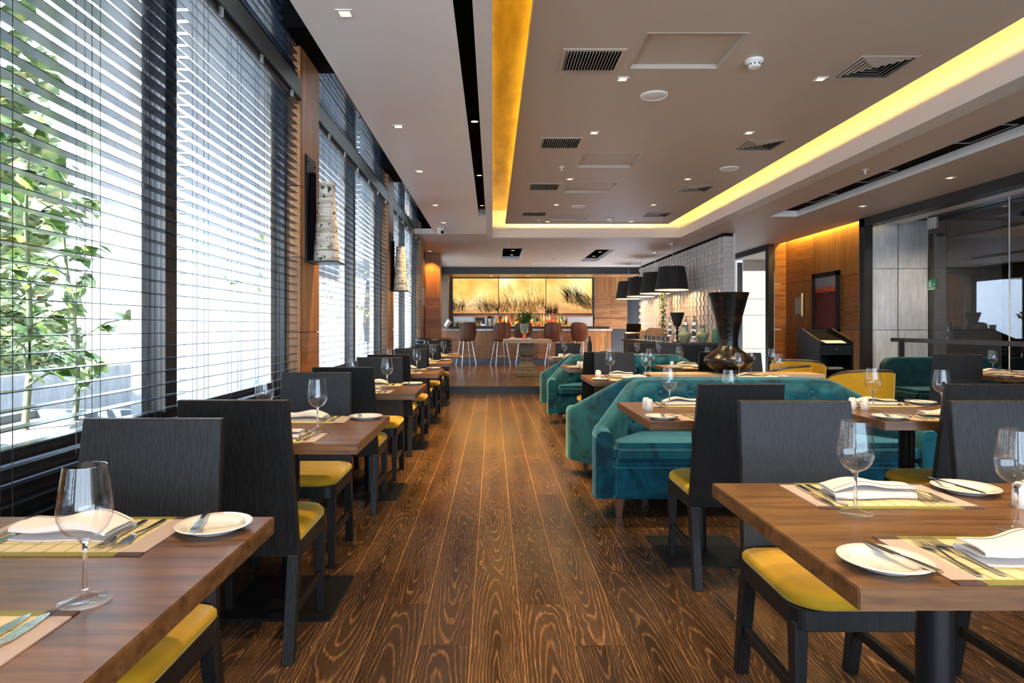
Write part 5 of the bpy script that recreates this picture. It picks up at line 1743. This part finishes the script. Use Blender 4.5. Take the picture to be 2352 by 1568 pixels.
for row, (yy, zz) in enumerate(((19.50, 1.10), (19.60, 1.18), (19.70, 1.26))):
    if row:
        tag(ob('bottle_step', B(-0.05, 2.45, yy - 0.05, yy + 0.06, 1.10, zz), 'oak'), ['', 'lower stepped bottle riser on the back bar', 'upper stepped bottle riser on the back bar'][row], 'bottle riser')
    for k in range(26):
        x = 0.10 + row * 0.03 + k * 0.088
        if x > 2.3:
            continue
        me, nm = bms[random.choice((0, 1, 1, 2, 3, 4, 4, 5))]
        t = tag(empty('liquor_bottle', (x, yy, zz), 0), '%s liquor bottle, %s from left in the %s bottle row on the back bar' % (nm, NUM[k], ('front', 'middle', 'rear')[row]), 'bottle', 'liquor bottles on the back bar')
        t['group'] = '%s bottles on the back bar' % nm
        s_ = random.uniform(0.8, 1.15)
        t.scale = (1, 1, s_)
        ob('glass_body', me, None, t)
        ob('paper_label', lab, None, t)
        ob('cap', capm, None, t)
for k in range(12):
    me, nm = bms[random.choice((0, 1, 2, 5, 4))]
    t = tag(empty('small_bottle', (-1.1 + 0.07 * k, 18.98 + 0.03 * (k % 2), 1.20), 0), '%s small bottle, %s from left at the left end of the bar' % (nm, NUM[k]), 'bottle', '%s small bottles at the left end of the bar' % nm)
    t.scale = (0.7, 0.7, 0.55)
    ob('glass_body', me, None, t)
    ob('cap', capm, None, t)
cm = tag(empty('coffee_machine', (-0.38, 19.6, 1.10)), 'dark boxy coffee machine on the back bar', 'coffee machine')
ob('body', B(-0.14, 0.14, -0.15, 0.15, 0, 0.36), 'blackmetal', cm, bevel=0.01)
ob('top_tray', B(-0.15, 0.15, -0.16, 0.16, 0.36, 0.385), 'oak', cm)
ob('front_bar', B(-0.13, 0.13, -0.17, -0.15, 0.12, 0.16), 'chrome', cm)
for k, x in enumerate((-0.06, 0.10)):
    t = tag(empty('drink_urn', (x - 0.02, 19.40, 1.10)), ['tall steel drink urn beside the coffee machine', 'second tall steel urn beside the coffee machine'][k], 'urn', 'steel urns on the back bar')
    ob('cylinder', G().lathe([(0, 0), (0.07, 0), (0.07, 0.38), (0.05, 0.41), (0, 0.42)], 20), ('blackmetal', 'chrome')[k], t, smooth=40)
    ob('band', G().lathe([(0.0715, 0.10), (0.0715, 0.33)], 20), 'brushed', t)
for k in range(2):
    tag(ob('carton', B(-0.055, 0.055, -0.05, 0.05, 0, 0.20), 'paper', None, (2.52 + 0.26 * k, 19.55, 1.10), bevel=0.004), ['pale carton at the right of the bottles', 'smaller pale carton farthest right on the back bar'][k], 'carton', 'cartons on the back bar')
ib = tag(empty('ice_bucket', (-1.36, 18.72, 1.125)), 'tilted chrome ice bucket at the left end of the bar', 'bucket')
ob('bucket', G().lathe([(0, 0), (0.06, 0), (0.09, 0.20), (0.095, 0.205), (0.085, 0.205), (0.055, 0.02)], 22), 'chrome', ib, (0, 0, 0.075), (0, 0.62, 0), smooth=50)
ob('stand', G().tube([(-0.02, 0, 0.0), (0.06, 0, 0.12)], 0.012, 8).tube([(0.10, 0, 0.0), (0.03, 0, 0.12)], 0.012, 8), 'chrome', ib)

# bar stools
def stool(x, y, rz, label):
    t = tag(empty('bar_stool', (x, y, 0.14), rz), label, 'bar stool', 'brown bucket bar stools')
    n, m = 18, 9
    rs = []
    for j in range(m + 1):
        v = j / m
        ring = []
        for i in range(n + 1):
            u = -1 + 2 * i / n
            a = u * radians(82) * (1 - 0.15 * v)
            r = 0.235 + 0.03 * sin(pi * v)
            z = 0.68 + 0.46 * v * (1 - 0.10 * u * u * u * u) + 0.03 * (1 - u * u) * v
            ring.append((r * sin(a), -r * cos(a) * 0.85 - 0.05 * v, z))
        rs.append(ring)
    inner = [[(p[0] * 0.93, p[1] * 0.93, p[2]) for p in ring] for ring in rs]
    g = G()
    prof = rs + inner[::-1]
    g.rings(prof, cap=False, loop=False)
    ob('bucket_back', g, 'wicker', t, smooth=60)
    for i in range(-6, 7):
        a = i * radians(12)
        ob('rib', G().tube([((0.24 + 0.03 * sin(pi * v)) * sin(a * (1 - 0.15 * v)), -(0.24 + 0.03 * sin(pi * v)) * cos(a * (1 - 0.15 * v)) * 0.85 - 0.05 * v, 0.70 + 0.44 * v) for v in (0, 0.25, 0.5, 0.75, 1)], 0.006, 5), 'wicker', t)
    ob('seat_shell', G().lathe([(0, 0.64), (0.15, 0.645), (0.225, 0.68), (0.235, 0.70), (0.20, 0.705), (0, 0.695)], 28), 'wicker', t, smooth=60)
    ob('seat_pad', G().lathe([(0, 0.725), (0.15, 0.722), (0.185, 0.71), (0.18, 0.70)], 24), 'leather', t, smooth=60)
    for sx in (-1, 1):
        for sy in (-1, 1):
            ob('leg', G().tube([(sx * 0.12, sy * 0.12, 0.66), (sx * 0.21, sy * 0.21, 0.0)], 0.009, 8), 'chrome', t, smooth=60)
    for a in range(4):
        c, s_ = cos(a * pi / 2), sin(a * pi / 2)
        p, q = (0.178, 0.178), (-0.178, 0.178)
        ob('foot_rail', G().tube([(p[0] * c - p[1] * s_, p[0] * s_ + p[1] * c, 0.24), (q[0] * c - q[1] * s_, q[0] * s_ + q[1] * c, 0.24)], 0.007, 6), 'chrome', t)
    return t


for k, (x, y, rz) in enumerate(((-0.72, 17.6, 0.45), (0.22, 17.6, 0.35), (0.86, 17.9, 0.0), (1.68, 17.6, -0.3), (2.42, 17.6, -0.6))):
    stool(x, y, rz, 'brown bucket bar stool, %s from the left at the bar' % ('first', 'second', 'third', 'fourth', 'fifth')[k])

# stone pedestal table before the bar
stt = tag(empty('pedestal_table', (0.74, 13.95, 0.14)), 'oak topped table on a carved stone baluster before the bar', 'table')
ob('table_top', B(-0.50, 0.52, -0.35, 0.45, 0.70, 0.775), 'oak', stt, bevel=0.005)


def sq(*zr_):
    return [[(-r, -r, z), (r, -r, z), (r, r, z), (-r, r, z)] for r, z in zr_]


ob('stone_plinth', G().rings(sq((0.25, 0), (0.25, 0.07), (0.225, 0.10), (0.225, 0.14), (0.20, 0.16), (0.20, 0.20), (0.17, 0.22), (0.12, 0.28))), 'stone', stt, bevel=0.006)
ob('stone_neck', G().rings(sq((0.10, 0.28), (0.10, 0.33), (0.13, 0.345), (0.13, 0.385), (0.105, 0.40))), 'stone', stt)
ob('stone_drum', G().rings(sq((0.12, 0.40), (0.165, 0.45), (0.17, 0.54), (0.165, 0.63), (0.15, 0.665), (0.15, 0.70))), 'stone', stt, bevel=0.01)
tp = stt.location.z + 0.775
cl = G()
nx, ny = 26, 8
pts = []
for j in range(ny + 1):
    for i in range(nx + 1):
        u, v = i / nx, j / ny
        e = min(1, 6 * u, 6 * (1 - u), 4 * v, 4 * (1 - v))
        pts.append((-0.26 + 0.52 * u, -0.12 + 0.24 * v, e * (0.035 + 0.02 * sin(7 * u + 2 * v) + 0.01 * sin(15 * u))))
cl.add(pts, [(j * (nx + 1) + i, j * (nx + 1) + i + 1, (j + 1) * (nx + 1) + i + 1, (j + 1) * (nx + 1) + i) for j in range(ny) for i in range(nx)])
cl.add([(-0.26, -0.12, 0), (0.26, -0.12, 0), (0.26, 0.12, 0), (-0.26, 0.12, 0)], [(3, 2, 1, 0)])
tag(ob('crumpled_cloth', cl, 'linen', None, (0.60, 13.75, tp + 0.002), smooth=180), 'crumpled pale cloth lying on the pedestal table', 'cloth')
fv = tag(empty('flower_vase', (0.70, 14.1, tp)), 'footed green glass vase with leafy branches on the pedestal table', 'vase')
ob('amber_foot', G().lathe([(0, 0), (0.07, 0), (0.07, 0.01), (0.025, 0.03), (0.035, 0.06), (0.025, 0.09), (0.035, 0.11), (0, 0.11)], 20), 'amberglass', fv, smooth=60)
ob('glass_cup', G().lathe([(0, 0.11), (0.05, 0.12), (0.08, 0.16), (0.088, 0.34), (0.082, 0.34), (0.07, 0.16), (0, 0.13)], 24), 'greenglass', fv, smooth=50)
for k in range(26):
    a = random.uniform(0, 2 * pi)
    r = random.uniform(0.05, 0.28)
    h = random.uniform(0.14, 0.36) * (1 - 0.5 * (r / 0.3) ** 2)
    base, tip = Vector((0.03 * cos(a), 0.03 * sin(a), 0.30)), Vector((r * cos(a), r * sin(a), 0.34 + h))
    br_ = ob('branch', G().tube([base, (base + tip) / 2 + Vector((0, 0, 0.03)), tip], 0.004, 5), 'bark', fv)
    for q in range(6):
        p = base.lerp(tip, 0.35 + 0.13 * q)
        o = ob('leaf', leaf_me, None, br_, p)
        o.scale = (0.10, 0.10, 0.10)
        o.rotation_euler = (random.uniform(-1, 1), random.uniform(-1, 0.5), random.uniform(0, 6.28))
# black ribbed lounge chair at the end of the window row
lc = tag(empty('lounge_chair', (-1.08, 11.9, 0.14)), 'black leather tub chair with ribbed back at the platform corner', 'armchair')
for k in range(5):
    rim = [(0.30 * cos(radians(a)), 0.30 * sin(radians(a)), 0.50 + 0.075 * k) for a in range(-200, 21, 20)]
    ob('back_rib', G().tube(rim, 0.042, 8), 'leather', lc, smooth=60)
ob('seat', G().lathe([(0, 0.25), (0.28, 0.25), (0.29, 0.42), (0.26, 0.46), (0, 0.47)], 28), 'leather', lc, smooth=50)
ob('base', G().lathe([(0, 0), (0.2, 0), (0.2, 0.02), (0.04, 0.05), (0.04, 0.25), (0, 0.25)], 20), 'blackmetal', lc)
# champagne stand with tongs behind the left tables
wt = tag(empty('wine_cooler', (1.78, 10.1, 0.0)), 'steel bottle cooler with tall handles before the bar', 'cooler')
ob('column', G().lathe([(0, 0), (0.12, 0), (0.12, 0.02), (0.02, 0.03), (0.02, 0.66), (0, 0.66)], 18), 'chrome', wt, smooth=40)
ob('bowl', G().lathe([(0, 0.66), (0.07, 0.66), (0.09, 0.80), (0.095, 0.81), (0.085, 0.81), (0.06, 0.68)], 22), 'chrome', wt, smooth=50)
ob('tongs', G().tube([(0.03, 0, 0.72), (-0.03, 0, 1.06), (-0.09, 0, 1.065)], 0.008, 6).tube([(0.06, 0.02, 0.72), (0.0, 0.02, 1.06)], 0.008, 6), 'oak', wt, smooth=60)
bt = tag(empty('wine_bottle', (1.50, 9.95, 0.62)), 'dark wine bottle standing beside the steel cooler', 'bottle')
bt.location.z = 0.0
ob('stand', G().lathe([(0, 0), (0.10, 0), (0.10, 0.015), (0.012, 0.03), (0.012, 0.74), (0.05, 0.75), (0.05, 0.76), (0, 0.76)], 16), 'chrome', bt, smooth=40)
ob('bottle', G().lathe([(0, 0.76), (0.036, 0.76), (0.036, 0.93), (0.014, 0.99), (0.013, 1.05), (0, 1.05)], 16), 'blackmetal', bt, smooth=50)
